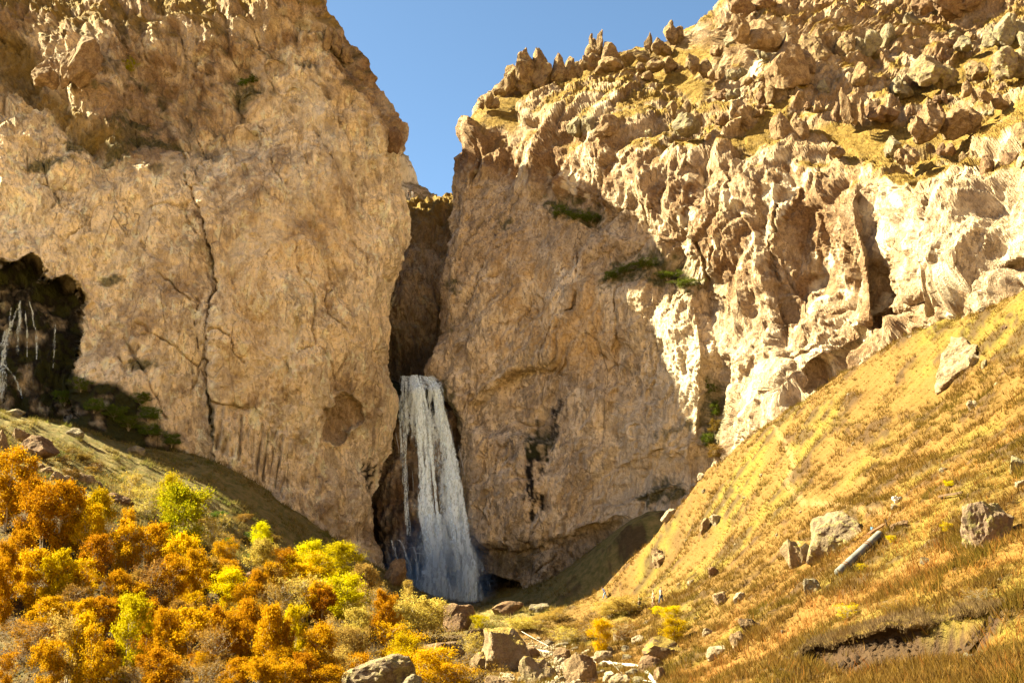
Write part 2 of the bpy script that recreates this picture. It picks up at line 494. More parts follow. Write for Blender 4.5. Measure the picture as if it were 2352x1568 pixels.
rough1 = fbm(_q * 0.09, 4, 3); rough2 = fbm(_q * 0.5, 4, 5); rough3 = fbm(_q * 2.2, 3, 9)
_tp = sstep(-420, -230, gU) * sstep(2780, 2590, gU)
GZ = GZ + _tp * (rough1 * 0.9 * sstep(20, 70, GY) * 0.8 + rough2 * 0.28 + rough3 * 0.09)
# little cattle terraces across the turf
GZ = GZ + _tp * hill * 0.12 * ridged(np.stack([gx * 0.12, GY * 0.12, GZ * 1.1], -1), 3, 4)
# the eroded bank, lower right
wob = 22 * fbm(_q * 0.35, 3, 21)
_d, _s = line_d(gU, gV + wob * 0.6, SCARP)
_ends = sstep(1780, 1960, gU) * (1 - sstep(2160, 2330, gU))
below = np.where(_s < 0, 1, 0)
near = (GY < 60)
bank = _ends * near * np.where(_s < 0, sstep(0, 8, _d) * (1 - sstep(26, 80, _d)), 0)
lip = _ends * near * np.where(_s >= 0, 1 - sstep(0, 26, _d), 0)
GZ = GZ - 1.5 * bank
# smaller slip across the turf beside the outcrop
_d2, _s2 = line_d(gU, gV + wob, [(1700, 1345), (1735, 1300), (1790, 1262), (1835, 1240)])
slip = np.where((_s2 < 0) & near | (_s2 < 0) & (GY < 95), sstep(0, 5, _d2) * (1 - sstep(12, 34, _d2)), 0) * (gU < 1840)
GZ = GZ - 0.7 * slip
gP = np.stack([gx, GY, GZ], -1)
gU, gV = px_of(gP)
gN = grid_normals(gP); gN *= np.sign(gN[..., 2:3])
n_a = fbm(_q * 0.16, 4, 41)
m_dirt_shade = np.clip(bank * 1.4 * sstep(60, 34, _d) + slip * 1.2, 0, 1)
_dp, _ = line_d(gU, gV + 4 * rough2, [(1765, 965), (1800, 1010), (1822, 1060), (1806, 1110), (1840, 1150), (1930, 1160), (2060, 1185)])
m_path = (1 - sstep(1, 9, _dp + 5 * rough3)) * 0.45 * (GY > 70)
m_dirt_shade = np.clip(m_dirt_shade + sstep(0.22, 0.5, rough2 + 0.5 * n_a + 0.3 * rough3) * hill * 0.8 + sstep(0.5, 0.62, 1 - gN[..., 2]) * 0.5 * hill, 0, 1)
_lw = (1 - hill)
m_dirt_shade = np.maximum(m_dirt_shade, _lw * (gU < 1120) * sstep(140, 122, GY) * np.clip(0.75 + 0.5 * rough2, 0, 0.95))  # wood floor darkened by colour, standing in for shade between the trees
m_veg = np.clip(sstep(146, 158, GY) * (gU < 1500) * _lw + _lw * 0.75 * (gU < 1150), 0, 1)
m_veg = np.maximum(m_veg, (GY > 170) * (gU < 1600))
m_green = np.clip(sstep(0.0, 0.5, n_a) * 0.8 + sstep(60, 30, GY) * 0.25, 0, 1)
m_red = 0.5 * sstep(0.0, 0.5, fbm(_q * 0.22, 3, 77)) * (1 - sstep(60, 110, GY)) * hill
bed = (1 - sstep(20, 90, np.abs(gU - 1235 - (gV - 1480) * 0.6))) * sstep(1462, 1500, gV) * np.clip(0.7 + rough2, 0, 1)
_m1 = np.stack([m_dirt_shade, m_green, m_veg], -1).reshape(-1, 3)
_m2 = np.stack([np.clip(bed, 0, 1) * 0.8, m_path, m_red], -1).reshape(-1, 3)
M_ground = mat_ground('dry_turf')
me = mesh_np('ground', gP.reshape(-1, 3), grid_faces(NR, NU)[:, ::-1], [M_ground])
vattr(me, 'mask_a', _m1); vattr(me, 'mask_b', _m2)
ground = tag(obj('ground', me), kind='structure')

# lookups on the finished surface
def ground_at(x, y):
    fy = np.log(np.maximum(y, 9.01) / 9.0) / np.log(255.0 / 9.0) * (NR - 1)
    i = int(np.clip(fy, 0, NR - 2)); a = fy - i
    fu = ((x / (KP * y * 1.02) + 1176) - gu[0]) / (gu[1] - gu[0])
    j = int(np.clip(fu, 0, NU - 2)); b = np.clip(fu - j, 0, 1)
    return float((GZ[i, j] * (1 - b) + GZ[i, j + 1] * b) * (1 - a) + (GZ[i + 1, j] * (1 - b) + GZ[i + 1, j + 1] * b) * a)
def ground_hit(u, v, y0=12.0, y1=250.0):
    """where the sight line through (u, v) first meets the ground"""
    Y = np.exp(np.linspace(np.log(y0), np.log(y1), 900)); prev = None
    P = at(u, v, Y)
    for p in P:
        if p[2] < ground_at(p[0], p[1]): return np.array([p[0], p[1], ground_at(p[0], p[1])])
    p = P[-1]; return np.array([p[0], p[1], ground_at(p[0], p[1])])

# ------------------------------------------------------------------ cliffs
def rock_relief(P, rough, seed, flake=None, big=0.0):
    w = np.stack([fbm(P * 0.07, 4, seed + 1), fbm(P * 0.07, 4, seed + 2), fbm(P * 0.07, 4, seed + 3)], -1)
    w2 = np.stack([fbm(P * 0.5, 3, seed + 21), fbm(P * 0.5, 3, seed + 22), fbm(P * 0.5, 3, seed + 23)], -1)
    Q = P + w * 2.6 + w2 * 0.14
    if flake is not None: Q = Q @ flake.T
    f1, r1, e1 = scar(Q * np.array([0.055, 0.055, 0.030]), seed + 5, -1)
    f2, r2, e2 = scar(Q * np.array([0.16, 0.16, 0.065]) + 3.1, seed + 6, 1)
    f3, r3, e3 = scar(Q * np.array([0.42, 0.42, 0.15]) + 7.7, seed + 7, 1)
    f4, r4, e4 = scar(Q * np.array([1.10, 1.10, 0.42]) + 1.7, seed + 8, -1)
    f5, r5, e5 = scar(Q * np.array([2.4, 2.4, 1.0]) + 5.7, seed + 18, 1)
    fd = 1 - 0.45 * big
    d = f1 * (6.5 + 2.5 * big) * (0.45 + 0.55 * rough) + f2 * (4.4 + 2.0 * big) * (0.42 + rough * 0.75) + f3 * 2.6 * (0.32 + rough * 0.75) * (1 - 0.15 * big) + f4 * 1.25 * (0.34 + rough * 0.85) * fd + f5 * 0.70 * (0.35 + rough * 0.85) * fd
    d = d + fbm(Q * 0.04, 4, seed + 9) * 2.0 + fbm(P * 0.3, 4, seed + 10) * 0.4 * (0.4 + rough) + fbm(P * 2.3, 3, seed + 12) * 0.14
    wv = np.clip(0.5 + 1.1 * fbm(P * 0.12, 3, seed + 30), 0, 1)
    d = d - 0.8 * sstep(0.5, 0.9, wv) * np.exp(-(e2 / 0.014) ** 2)
    d = d - d.mean()
    return d, r2, r3, r4

def rotm(ax, a):
    c, s = math.cos(a), math.sin(a)
    return np.array({'x': [[1, 0, 0], [0, c, -s], [0, s, c]], 'y': [[c, 0, s], [0, 1, 0], [-s, 0, c]]}[ax])

def interp(v, tab):
    t = np.array(tab, float); return np.interp(v, t[:, 0], t[:, 1])

# ---- left wall
LE = [(-60, 610), (-40, 655), (-20, 695), (0, 722), (20, 727), (50, 734), (58, 742), (66, 780), (105, 797), (140, 836), (150, 843), (190, 846), (215, 872), (248, 897), (280, 904), (290, 926), (322, 930),
      (345, 924), (362, 918), (385, 924), (440, 936), (500, 949), (545, 950), (570, 944), (600, 932), (640, 916), (700, 907), (760, 911), (800, 916), (830, 914), (862, 906), (950, 902),
      (1050, 896), (1120, 888), (1200, 876), (1300, 880), (1450, 890)]
LD = [(-400, 200, 188), (-400, 700, 178), (-400, 1200, 172), (-150, 700, 176), (0, 900, 179), (0, 500, 184), (0, 300, 188), (0, 60, 206), (60, 150, 203), (100, 230, 196), (200, 300, 193), (300, 330, 195), (120, 330, 188),
      (180, 120, 196), (350, 60, 204), (350, 240, 200), (420, 340, 194), (300, 420, 189), (600, 60, 204), (700, 40, 205), (760, 80, 205), (600, 250, 199), (800, 170, 205), (720, 300, 200), (880, 300, 206), (850, 450, 202),
      (600, 500, 192), (470, 600, 189), (300, 600, 186), (200, 760, 183), (480, 850, 187), (700, 700, 191), (900, 600, 203), (850, 800, 197), (880, 1000, 202), (700, 950, 190), (600, 1050, 188), (480, 1050, 185), (300, 950, 182),
      (750, 1150, 190), (850, 1250, 195), (880, 1400, 197), (500, 1250, 183), (200, 1100, 176), (200, 1400, 172), (600, 1400, 186), (-400, -60, 200), (0, -60, 212), (150, -60, 217), (300, -60, 218), (450, -60, 217), (600, -60, 214), (330, 0, 210), (500, 5, 209), (150, 10, 208), (0, 10, 207), (620, 10, 207)]
LD = np.array(LD, float)
_LT = TPS(LD[:, :2], LD[:, 2], 400.0, 5e-3)
vrows = np.arange(-60, 1420, 3.0)
NC = 425
NWRAP = 26
uR = interp(vrows, LE)
s = np.linspace(0, 1, NC)
LU = -420 + (uR[:, None] + 420) * s[None, :]
LV = np.repeat(vrows[:, None], NC, 1)
LY = _LT(LU[::3, ::3], LV[::3, ::3])
def upN(c, st, nr, nc):
    q = np.minimum(np.arange(nr) / st, c.shape[0] - 1.0001); i = q.astype(int); f = (q - i)[:, None]
    c = c[i] * (1 - f) + c[np.minimum(i + 1, c.shape[0] - 1)] * f
    q = np.minimum(np.arange(nc) / st, c.shape[1] - 1.0001); i = q.astype(int); f = (q - i)[None, :]
    return c[:, i] * (1 - f) + c[:, np.minimum(i + 1, c.shape[1] - 1)] * f
LY = upN(LY, 3, len(vrows), NC)
# round the edge off toward the gorge
LY = LY + 6.0 * sstep(60, 0, uR[:, None] - LU) ** 2
wl = np.stack([LU * 0.012, LV * 0.012, 0 * LU], -1)
wobl = fbm(wl, 4, 5) * 26
hiL = 5 * fbm(np.stack([LU * .06, LV * .06, 0 * LU], -1), 3, 15); vrL = np.clip(0.55 + 0.9 * fbm(np.stack([LU * .02, LV * .02, 0 * LU + 3], -1), 3, 16), 0, 1.3)
cave = pmask(LU, LV, [(-420, 590), (-60, 592), (20, 600), (75, 602), (110, 640), (165, 648), (186, 690), (190, 760), (178, 850), (170, 960), (100, 1000), (-420, 960)], 5, wobl * 0.7 + hiL * 2.2)
LY = LY + cave * 6.5
hole = pmask(LU, LV, [(746, 940), (775, 936), (798, 910), (812, 930), (828, 958), (800, 975), (782, 1000), (758, 992)], 5, wobl * 0.5 + hiL * 1.3)
LY = LY + hole * 2.2
ledge = pmask(LU, LV, [(-60, 80), (60, 88), (90, 140), (110, 205), (190, 270), (270, 340), (200, 345), (110, 262), (0, 215), (-60, 215)], 18, wobl * 0.5)
ck, cs = line_d(LU + wobl * 0.35 + hiL, LV, [(430, 400), (465, 500), (490, 590), (495, 660), (484, 720), (480, 860), (486, 1010)])
step = np.exp(-(ck / 70) ** 2) * np.where(cs > 0, 1.6, 0.0)   # the wall steps forward on one side of the long crack
LY = LY - step * 1.0 + 1.3 * vrL * np.exp(-(ck / (1.2 + 2.0 * vrL)) ** 2)
for pl, dep, wd in [([(1, 0), (0, 0)], 0, 1),
                    ([(490, 925), (560, 938), (640, 985), (700, 1025)], 1.2, 6), ([(560, 210), (640, 280), (720, 340), (800, 400)], 1.1, 5), ([(555, 290), (552, 340), (560, 400)], 2.2, 8),
                    ([(680, 740), (665, 830), (690, 960)], 1.0, 6), ([(330, 560), (400, 640), (460, 700)], 0.8, 4), ([(610, 240), (560, 300), (480, 310)], 0.9, 5),
                    ([(200, 700), (280, 760), (330, 850), (380, 960)], 1.2, 6), ([(630, 150), (690, 230), (735, 330), (790, 420)], 1.4, 7), ([(860, 380), (880, 500), (905, 580)], 1.0, 6)]:
    if dep:
        dd, _ = line_d(LU + wobl * 0.5 + hiL, LV + wobl * 0.3 + hiL, pl); LY = LY + dep * vrL * np.exp(-(dd / (wd * (0.5 + vrL))) ** 2)
# upright joints in the low fractured band
for k in range(11):
    dd, _ = line_d(LU + wobl * 0.2, LV, [(505 + k * 16, 935 + k * 7), (500 + k * 15, 1000 + k * 8), (494 + k * 15, 1030 + k * 10)]); LY = LY + (0.5 + 0.5 * (k % 3 == 0)) * np.exp(-(dd / 2.6) ** 2)
LP = at(LU, LV, LY)
# wrap round the corner into the gorge
tw = (np.arange(1, NWRAP + 1) / NWRAP) ** 1.3
wrapd = np.array([-22.0, 36.0, -4.0])
LW = LP[:, -1:, :] + tw[None, :, None] * wrapd
LPf = np.concatenate([LP, LW], 1)
# top: go back over the brow
nt = 14
topd = np.array([0, 40.0, -12.0])
LT_ = LPf[:1] + ((np.arange(nt, 0, -1) / nt) ** 1.2)[:, None, None] * topd * np.concatenate([np.ones(NC), 1 - 0.97 * tw])[None, :, None]
LPf = np.concatenate([LT_, LPf], 0)
pad = lambda a, fill=None: np.pad(a, ((nt, 0), (0, NWRAP)), mode='edge')
PU, PV = pad(LU), pad(LV)
nrm = blur(grid_normals(LPf), 3); nrm = -nrm if nrm[200, 200, 1] > 0 else nrm
rough = 0.25 + 0.75 * sstep(470, 230, PV + 60 * fbm(np.stack([PU * .006, PV * .006, PU * 0], -1), 3, 8)) + 0.35 * pad(cave) \
    + 0.4 * pmask(PU, PV, [(480, 930), (640, 950), (720, 1040), (860, 1200), (880, 1350), (480, 1100)], 20)
rough = np.clip(rough - 0.35 * pmask(PU, PV, [(650, 150), (740, 150), (800, 420), (870, 450), (840, 380), (720, 330)], 20), 0.15, 1.2)
disp, c1, c2, c3 = rock_relief(LPf, rough, 100, rotm('y', R(18)))
LPf = LPf + nrm * disp[..., None]
fn = grid_normals(LPf); fn = -fn if fn[200, 200, 1] > 0 else fn
sm = blur(fn, 2)
nz = sm[..., 2]
w2 = fbm(LPf * 0.35, 4, 55); w3 = fbm(LPf * 1.1, 3, 56)
moss = np.zeros(PU.shape); dark = np.zeros(PU.shape); grass = np.zeros(PU.shape); brown = np.zeros(PU.shape); pale = np.zeros(PU.shape); ochre = np.zeros(PU.shape)
pw = pad(wobl)
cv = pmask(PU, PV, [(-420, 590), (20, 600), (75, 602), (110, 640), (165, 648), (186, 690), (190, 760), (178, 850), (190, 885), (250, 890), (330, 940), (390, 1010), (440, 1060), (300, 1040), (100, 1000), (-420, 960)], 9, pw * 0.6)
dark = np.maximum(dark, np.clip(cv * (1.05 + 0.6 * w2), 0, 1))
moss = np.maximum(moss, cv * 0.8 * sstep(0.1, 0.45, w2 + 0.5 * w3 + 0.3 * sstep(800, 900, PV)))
dark = np.maximum(dark, pmask(PU, PV, [(842, 1075), (885, 1065), (893, 1130), (870, 1145)], 10, pw * 0.5 + 16 * w3) * sstep(-0.3, 0.2, fbm(LPf * np.array([1.6, 1.6, .15]), 3, 4)))
moss = np.maximum(moss, np.exp(-(pad(ck) / 6) ** 2) * sstep(870, 900, PV) * 0.9)
lg = pad(ledge)
grass_g = np.zeros(PU.shape)
moss = np.maximum(moss, lg * sstep(-0.5, 0.3, w2) * 0.55)
grass = np.maximum(grass, lg * 0.8)
bb = pmask(PU, PV, [(170, 200), (330, 200), (420, 300), (440, 365), (300, 400), (200, 345)], 22, pw + 20 * w2)
brown = np.maximum(brown, bb * 0.85); moss = np.maximum(moss, bb * sstep(0.1, 0.5, w2 + 0.4 * w3) * 0.7)
for cx, cy, rx, ry in [(578, 190, 26, 16), (300, 300, 60, 12), (330, 330, 80, 14), (270, 350, 40, 30), (560, 200, 40, 30), (190, 330, 50, 20), (255, 640, 25, 12), (330, 840, 40, 16), (100, 370, 60, 14)]:
    moss = np.maximum(moss, 0.95 * sstep(1.2, 0.5, np.hypot((PU - cx) / rx, (PV - cy) / ry) + 0.45 * w3 + .3 * w2))
up = sstep(430, 130, PV + 90 * fbm(LPf * 0.07, 3, 14) + 0.12 * (PU - 300) * 0)
brown = np.maximum(brown, up * np.clip(0.62 + 0.55 * w2 + 0.4 * fbm(LPf * np.array([0.08, 0.08, 0.05]), 4, 63), 0.15, 0.95))
moss = np.maximum(moss, up * sstep(0.25, 0.5, nz + 0.3 * w2) * sstep(-0.1, 0.3, w3 + w2) * 0.6)
brown = np.maximum(brown, pmask(PU, PV, [(738, 40), (800, 60), (860, 150), (935, 280), (935, 350), (880, 330), (800, 190), (745, 110)], 14, pw * 0.5) * 0.85)
brown = np.maximum(brown, pmask(PU, PV, [(-60, -130), (80, -130), (70, 60), (50, 90), (-60, 85)], 20, pw) * 0.9)
brown = np.maximum(brown, pad(hole) * 0.7)
brown = np.maximum(brown, pmask(PU, PV, [(560, 1030), (700, 1060), (860, 1200), (880, 1320), (800, 1300), (640, 1120)], 20, pw + 20 * w2) * 0.45 * sstep(-.2, .4, w2))
pale = np.maximum(pale, pmask(PU, PV, [(655, 180), (720, 180), (790, 300), (850, 420), (800, 420), (720, 310)], 22, pw * 0.6) * 0.42)
pale = np.maximum(pale, sstep(0.35, 0.6, c2 - 0.4 + 0.3 * w2) * 0.25)
pale = np.maximum(pale, pmask(PU, PV, [(490, 725), (560, 725), (545, 745), (495, 760)], 6) * 0.4)
pale = np.maximum(pale, pmask(PU, PV, [(500, 845), (620, 810), (615, 835), (520, 865)], 6) * 0.35)
ochre = np.maximum(ochre, pmask(PU, PV, [(560, 470), (780, 450), (840, 560), (760, 680), (600, 600)], 50, pw) * 0.55)
ochre = np.maximum(ochre, pmask(PU, PV, [(495, 600), (620, 640), (680, 900), (500, 930)], 40, pw) * 0.4)
grass = np.maximum(grass, sstep(0.15, 0.4, nz) * sstep(150, 40, PV) * 0.9)
brown = np.maximum(brown, sstep(110, 40, PV) * 0.8)
gry = pmask(PU, PV, [(362, 228), (380, 232), (405, 330), (385, 320)], 6) + pmask(PU, PV, [(430, 300), (500, 315), (512, 345), (440, 330)], 8) + pmask(PU, PV, [(225, 160), (275, 150), (262, 185), (235, 190)], 6)
pale *= (1 - np.clip(gry, 0, 1)); 
dark = np.maximum(dark, np.clip(gry, 0, 1) * 0.55)
dgl = LPf @ rotm('y', R(-38)).T
band = fbm(dgl * np.array([0.10, 0.08, 0.022]), 6, 61)
brown = np.maximum(brown, np.clip(sstep(0.12, 0.42, band + 0.25 * w3) * (0.45 + 0.5 * w2), 0, 0.7))
pale = np.maximum(pale, sstep(0.15, 0.5, fbm(dgl * np.array([0.14, 0.1, 0.035]) + 9, 6, 62) + 0.15 * w3) * 0.35 * (1 - up))
M_left = mat_cliff('tan_cliff_rock', (0.80, 0.655, 0.485), (0.73, 0.565, 0.38), (0.34, 0.285, 0.235), 0.7, 0.72)
nr_, nc_ = PU.shape
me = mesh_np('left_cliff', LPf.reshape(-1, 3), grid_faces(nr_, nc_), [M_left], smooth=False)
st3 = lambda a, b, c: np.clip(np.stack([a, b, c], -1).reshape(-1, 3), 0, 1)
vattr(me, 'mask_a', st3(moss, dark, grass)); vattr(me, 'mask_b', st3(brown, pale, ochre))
tag(obj('left_cliff', me), kind='structure')
LPgrid, LUg, LVg = LPf, PU, PV

# ---- right wall
RE = [(-150, 1850), (-100, 1780), (-40, 1725), (0, 1684), (25, 1660), (55, 1640), (72, 1615), (86, 1560), (104, 1470), (125, 1380), (150, 1300), (176, 1240), (198, 1150), (212, 1120), (232, 1105), (260, 1084), (300, 1072), (340, 1062),
      (365, 1058), (400, 1042), (430, 1030), (470, 1024), (520, 1018), (560, 1014), (600, 1014), (640, 1006), (690, 1000), (740, 994), (800, 986), (850, 978), (880, 985), (920, 1005), (960, 1035), (1000, 1058), (1060, 1062),
      (1150, 1066), (1250, 1078), (1330, 1085), (1450, 1085)]
RD = [(985, 860, 209), (1010, 600, 214), (1035, 400, 219), (1075, 290, 223), (1110, 225, 229), (1065, 1050, 204), (1080, 1250, 202), (1085, 1400, 203),
      (1060, 800, 207), (1200, 1250, 199), (1200, 900, 202), (1300, 1250, 195), (1400, 1100, 191), (1500, 1000, 187), (1600, 900, 184), (1300, 700, 199), (1500, 750, 189), (1200, 500, 211), (1400, 420, 198), (1600, 560, 183),
      (1300, 180, 236), (1500, 130, 234), (1680, 10, 226), (1250, 230, 224), (1400, 200, 222), (1500, 240, 208), (1380, 260, 209), (1150, 330, 219), (1640, 700, 181), (1610, 1050, 183), (1500, 1250, 187), (1300, 1400, 196), (1500, 1420, 188),
      (1665, 800, 173), (1750, 800, 167), (1800, 650, 168), (1880, 600, 167), (1960, 620, 160), (1985, 600, 152), (2100, 650, 142), (2352, 540, 125), (2352, 680, 120), (2700, 600, 108), (1850, 900, 160), (2000, 800, 150), (2200, 720, 134),
      (1700, 420, 180), (1900, 400, 168), (2100, 360, 156), (2352, 330, 138), (2700, 330, 118), (1620, 300, 193), (1800, 260, 186), (1760, 130, 200), (1850, 60, 207), (2000, 200, 188), (2000, 60, 204), (2352, 60, 186), (2352, 180, 168), (2150, 280, 172), (2700, 60, 165),
      (1900, -60, 216), (2200, -120, 212), (2700, -140, 190), (1700, 1000, 171), (1700, 1400, 172), (2000, 1400, 152), (2700, 1400, 110)]
RD = np.array(RD, float)
_RT = TPS(RD[:, :2], RD[:, 2], 400.0, 5e-3)
vr2 = np.arange(-150, 1420, 3.1)
NC2 = 530
uL = interp(vr2, RE)
s2 = np.linspace(0, 1, NC2)
RU = uL[:, None] + (2740 - uL[:, None]) * s2[None, :]
RV = np.repeat(vr2[:, None], NC2, 1)
RY = upN(_RT(RU[::3, ::3], RV[::3, ::3]), 3, len(vr2), NC2)
RY = RY + 5.0 * sstep(45, 0, RU - uL[:, None]) ** 2
wobr = fbm(np.stack([RU * 0.012, RV * 0.012, 0 * RU], -1), 4, 65) * 26
hiR = 5 * fbm(np.stack([RU * .06, RV * .06, 0 * RU], -1), 3, 35); vrR = np.clip(0.55 + 0.9 * fbm(np.stack([RU * .02, RV * .02, 0 * RU + 3], -1), 3, 36), 0, 1.3)
arch = pmask(RU, RV, [(1085, 930), (1150, 885), (1225, 838), (1285, 830), (1305, 880), (1290, 940), (1255, 985), (1210, 1010), (1120, 1010), (1085, 985)], 14, wobr * 0.5)
RY = RY + arch * 3.2
bcave = pmask(RU, RV, [(1080, 1335), (1130, 1325), (1195, 1338), (1205, 1370), (1150, 1400), (1080, 1420)], 8, wobr * 0.3)
RY = RY + bcave * 7
under = pmask(RU, RV, [(1080, 1250), (1240, 1250), (1300, 1235), (1420, 1200), (1440, 1290), (1300, 1420), (1080, 1420)], 16, wobr * 0.6)
RY = RY + under * 2.5
# the corner where the sunny wall stands forward, and the second pillar
dcor, scor = line_d(RU + wobr * 0.2, RV, [(1600, 560), (1625, 640), (1632, 760), (1634, 900), (1622, 1080), (1610, 1420)])
RY = RY + 1.2 * np.exp(-(dcor / 4) ** 2)
RY = RY - 3.2 * sstep(0, 45, np.where(scor < 0, dcor, 0)) * sstep(560, 700, RV) * sstep(260, 60, np.where(scor < 0, dcor, 999))
dp, sp_ = line_d(RU + wobr * 0.3, RV, [(1960, 420), (1968, 520), (1984, 620), (1992, 720), (2010, 800)])
RY = RY + 5.0 * np.where(sp_ > 0, sstep(0, 12, dp) * sstep(190, 40, dp), 0) * sstep(400, 470, RV) * sstep(820, 700, RV)
conglo = pmask(RU, RV, [(1830, 910), (1850, 830), (1960, 770), (2080, 700), (2230, 640), (2352, 610), (2740, 520), (2740, 900), (2000, 900)], 14, wobr * 0.7)
RY = RY + conglo * 3.0
for pl, dep, wd in [([(1300, 470), (1318, 540), (1324, 640), (1318, 720), (1304, 800), (1300, 900)], 1.6, 3.5), ([(1420, 640), (1408, 720), (1406, 800), (1416, 860), (1410, 940)], 1.5, 4), ([(1100, 300), (1085, 420), (1060, 560), (1040, 700), (1060, 800), (1075, 900)], 1.4, 7),
                    ([(1240, 560), (1225, 640), (1232, 760)], 0.9, 3), ([(1180, 480), (1260, 500), (1380, 540), (1420, 600)], 1.1, 5), ([(1500, 780), (1480, 900), (1490, 1000)], 0.9, 4),
                    ([(1130, 1050), (1140, 1180), (1160, 1240)], 0.8, 3), ([(1330, 1040), (1345, 1140), (1370, 1220)], 0.9, 4), ([(1450, 980), (1460, 1080)], 0.8, 4), ([(1240, 1050), (1250, 1160), (1262, 1240)], .8, 3), ([(1790, 480), (1770, 600), (1790, 700)], 1.5, 5),
                    ([(1560, 300), (1580, 420), (1560, 500)], 1.5, 6), ([(1690, 200), (1710, 320), (1690, 440)], 1.6, 7)]:
    dd, _ = line_d(RU + wobr * 0.5 + hiR, RV + wobr * 0.3 + hiR, pl); RY = RY + dep * vrR * np.exp(-(dd / (wd * (0.5 + vrR))) ** 2)
ldg = np.zeros(RU.shape)
for pl, amp, wd in [([(1255, 478), (1320, 490), (1385, 515)], 1.6, 12), ([(1380, 620), (1450, 600), (1530, 625), (1612, 655)], 2.0, 14), ([(1450, 1130), (1520, 1105), (1600, 1095)], 1.8, 16),
                    ([(1860, 310), (1980, 300), (2060, 310), (2200, 300), (2290, 290)], 2.4, 16)]:
    dd, sg = line_d(RU, RV + wobr * 0.4, pl); RY = RY + amp * np.where(sg > 0, sstep(0, 6, dd) * sstep(wd * 5, wd, dd), 0); ldg = np.maximum(ldg, np.exp(-(dd / wd) ** 2))
RP = at(RU, RV, RY)
wr = ((np.arange(NWRAP, 0, -1) / NWRAP) ** 1.3)[None, :, None] * np.array([6.0, 34.0, -3.0])
RPf = np.concatenate([RP[:, :1] + wr, RP], 1)
RPf = np.concatenate([RPf[:1] + ((np.arange(nt, 0, -1) / nt) ** 1.2)[:, None, None] * np.array([0, 40.0, 4.0]), RPf], 0)
padr = lambda a: np.pad(a, ((nt, 0), (NWRAP, 0)), mode='edge')
QU, QV = padr(RU), padr(RV)
nrm = blur(grid_normals(RPf), 3); nrm = -nrm if nrm[250, 300, 1] > 0 else nrm
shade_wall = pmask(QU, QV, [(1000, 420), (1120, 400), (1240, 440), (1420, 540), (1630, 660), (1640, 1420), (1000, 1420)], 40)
upper = sstep(380, 260, QV - 0.10 * (QU - 1300) + 40 * fbm(RPf * 0.06, 3, 71))
rough = np.clip(0.80 - 0.15 * pmask(QU, QV, [(1050, 250), (1640, 200), (1640, 620), (1420, 540), (1240, 440), (1080, 390)], 30) - 0.55 * shade_wall + 0.5 * upper + 0.4 * padr(conglo), 0.2, 1.3)
rough = rough - 0.25 * pmask(QU, QV, [(1780, 520), (1975, 520), (2000, 720), (1800, 780)], 20) - .3 * pmask(QU, QV, [(1640, 640), (1780, 620), (1800, 800), (1760, 980), (1640, 960)], 20)
disp, c1, c2, c3 = rock_relief(RPf, rough, 300, rotm('y', R(-26)) @ rotm('x', R(10)), big=(1 - shade_wall) * sstep(180, 300, QV))
# leaning flakes on the sunny wall
qf = RPf @ (rotm('y', R(-28))).T
fl = scar(qf * np.array([0.42, 0.36, 0.11]) + 0.15 * fbm(RPf * 0.3, 3, 72)[..., None], 333, 1)[0]
rib = ridged(np.stack([(RPf[..., 0] * 0.8 - RPf[..., 1] * 0.6 + 0.38 * RPf[..., 2]) * 0.085, RPf[..., 2] * 0.022, RPf[..., 1] * 0.0], -1) + 0.25 * fbm(RPf * 0.06, 3, 76)[..., None], 4, 77)
disp = disp + (rib - 0.3) * 3.4 * (1 - shade_wall) * (1 - upper)
disp = disp + fl * 1.3 * (1 - shade_wall) * (1 - upper) * (0.4 + 0.6 * rough)
outc = sstep(-0.10, 0.06, fbm(RPf * np.array([0.07, 0.07, 0.11]), 4, 75) + 0.18)
gz_ = padr(pmask(RU, RV, [(1110, 235), (1250, 195), (1340, 160), (1460, 130), (1600, 95), (1640, 110), (1600, 215), (1450, 185), (1330, 205), (1230, 225), (1120, 265)], 12, wobr * 0.6))
gl_ = padr(pmask(RU, RV, [(1880, 292), (2060, 270), (2100, 296), (2290, 280), (2300, 302), (2080, 335), (1920, 332)], 9, wobr * 0.6))
outc = outc * (1 - 0.85 * np.maximum(gz_, gl_))
disp = disp * (1 - upper * (0.88 - 0.5 * outc)) + upper * (outc - 0.5) * 1.6
# grassy treads in the upper slope: flatten and step it
tread = ridged(np.stack([RPf[..., 0] * 0.05, RPf[..., 1] * 0.05, RPf[..., 2] * 0.16], -1) + 0.3 * fbm(RPf * 0.08, 3, 73)[..., None], 3, 74)
disp = disp + upper * tread * 0.9
RPf = RPf + nrm * disp[..., None]
fn = grid_normals(RPf); fn = -fn if fn[250, 300, 1] > 0 else fn
nz = blur(fn, 2)[..., 2]
w2 = fbm(RPf * 0.35, 4, 155); w3 = fbm(RPf * 1.1, 3, 156); wb = fbm(RPf * 0.08, 4, 157)
pw = padr(wobr)
moss = np.zeros(QU.shape); dark = moss.copy(); brown = moss.copy(); pale = moss.copy(); ochre = moss.copy()
grass = np.clip(upper * sstep(0.10, 0.40, nz + 0.3 * w2) * (0.95 - 0.75 * outc) + sstep(0.5, 0.7, nz + 0.25 * w2) * np.clip(upper * 1.2 + 0.3 * (QU > 1640) * sstep(600, 400, QV), 0, 1), 0, 1)
gband = pmask(QU, QV, [(1110, 235), (1250, 195), (1340, 160), (1460, 130), (1600, 95), (1640, 110), (1600, 215), (1450, 185), (1330, 205), (1230, 225), (1120, 265)], 12, pw * 0.6)
grass = np.maximum(grass, gband * sstep(0.05, 0.3, nz + 0.2 * w2))
grass = np.maximum(grass, pmask(QU, QV, [(1900, 290), (2060, 275), (2100, 300), (2290, 285), (2300, 300), (2080, 330), (1920, 325)], 9, pw * 0.6) * 0.9)
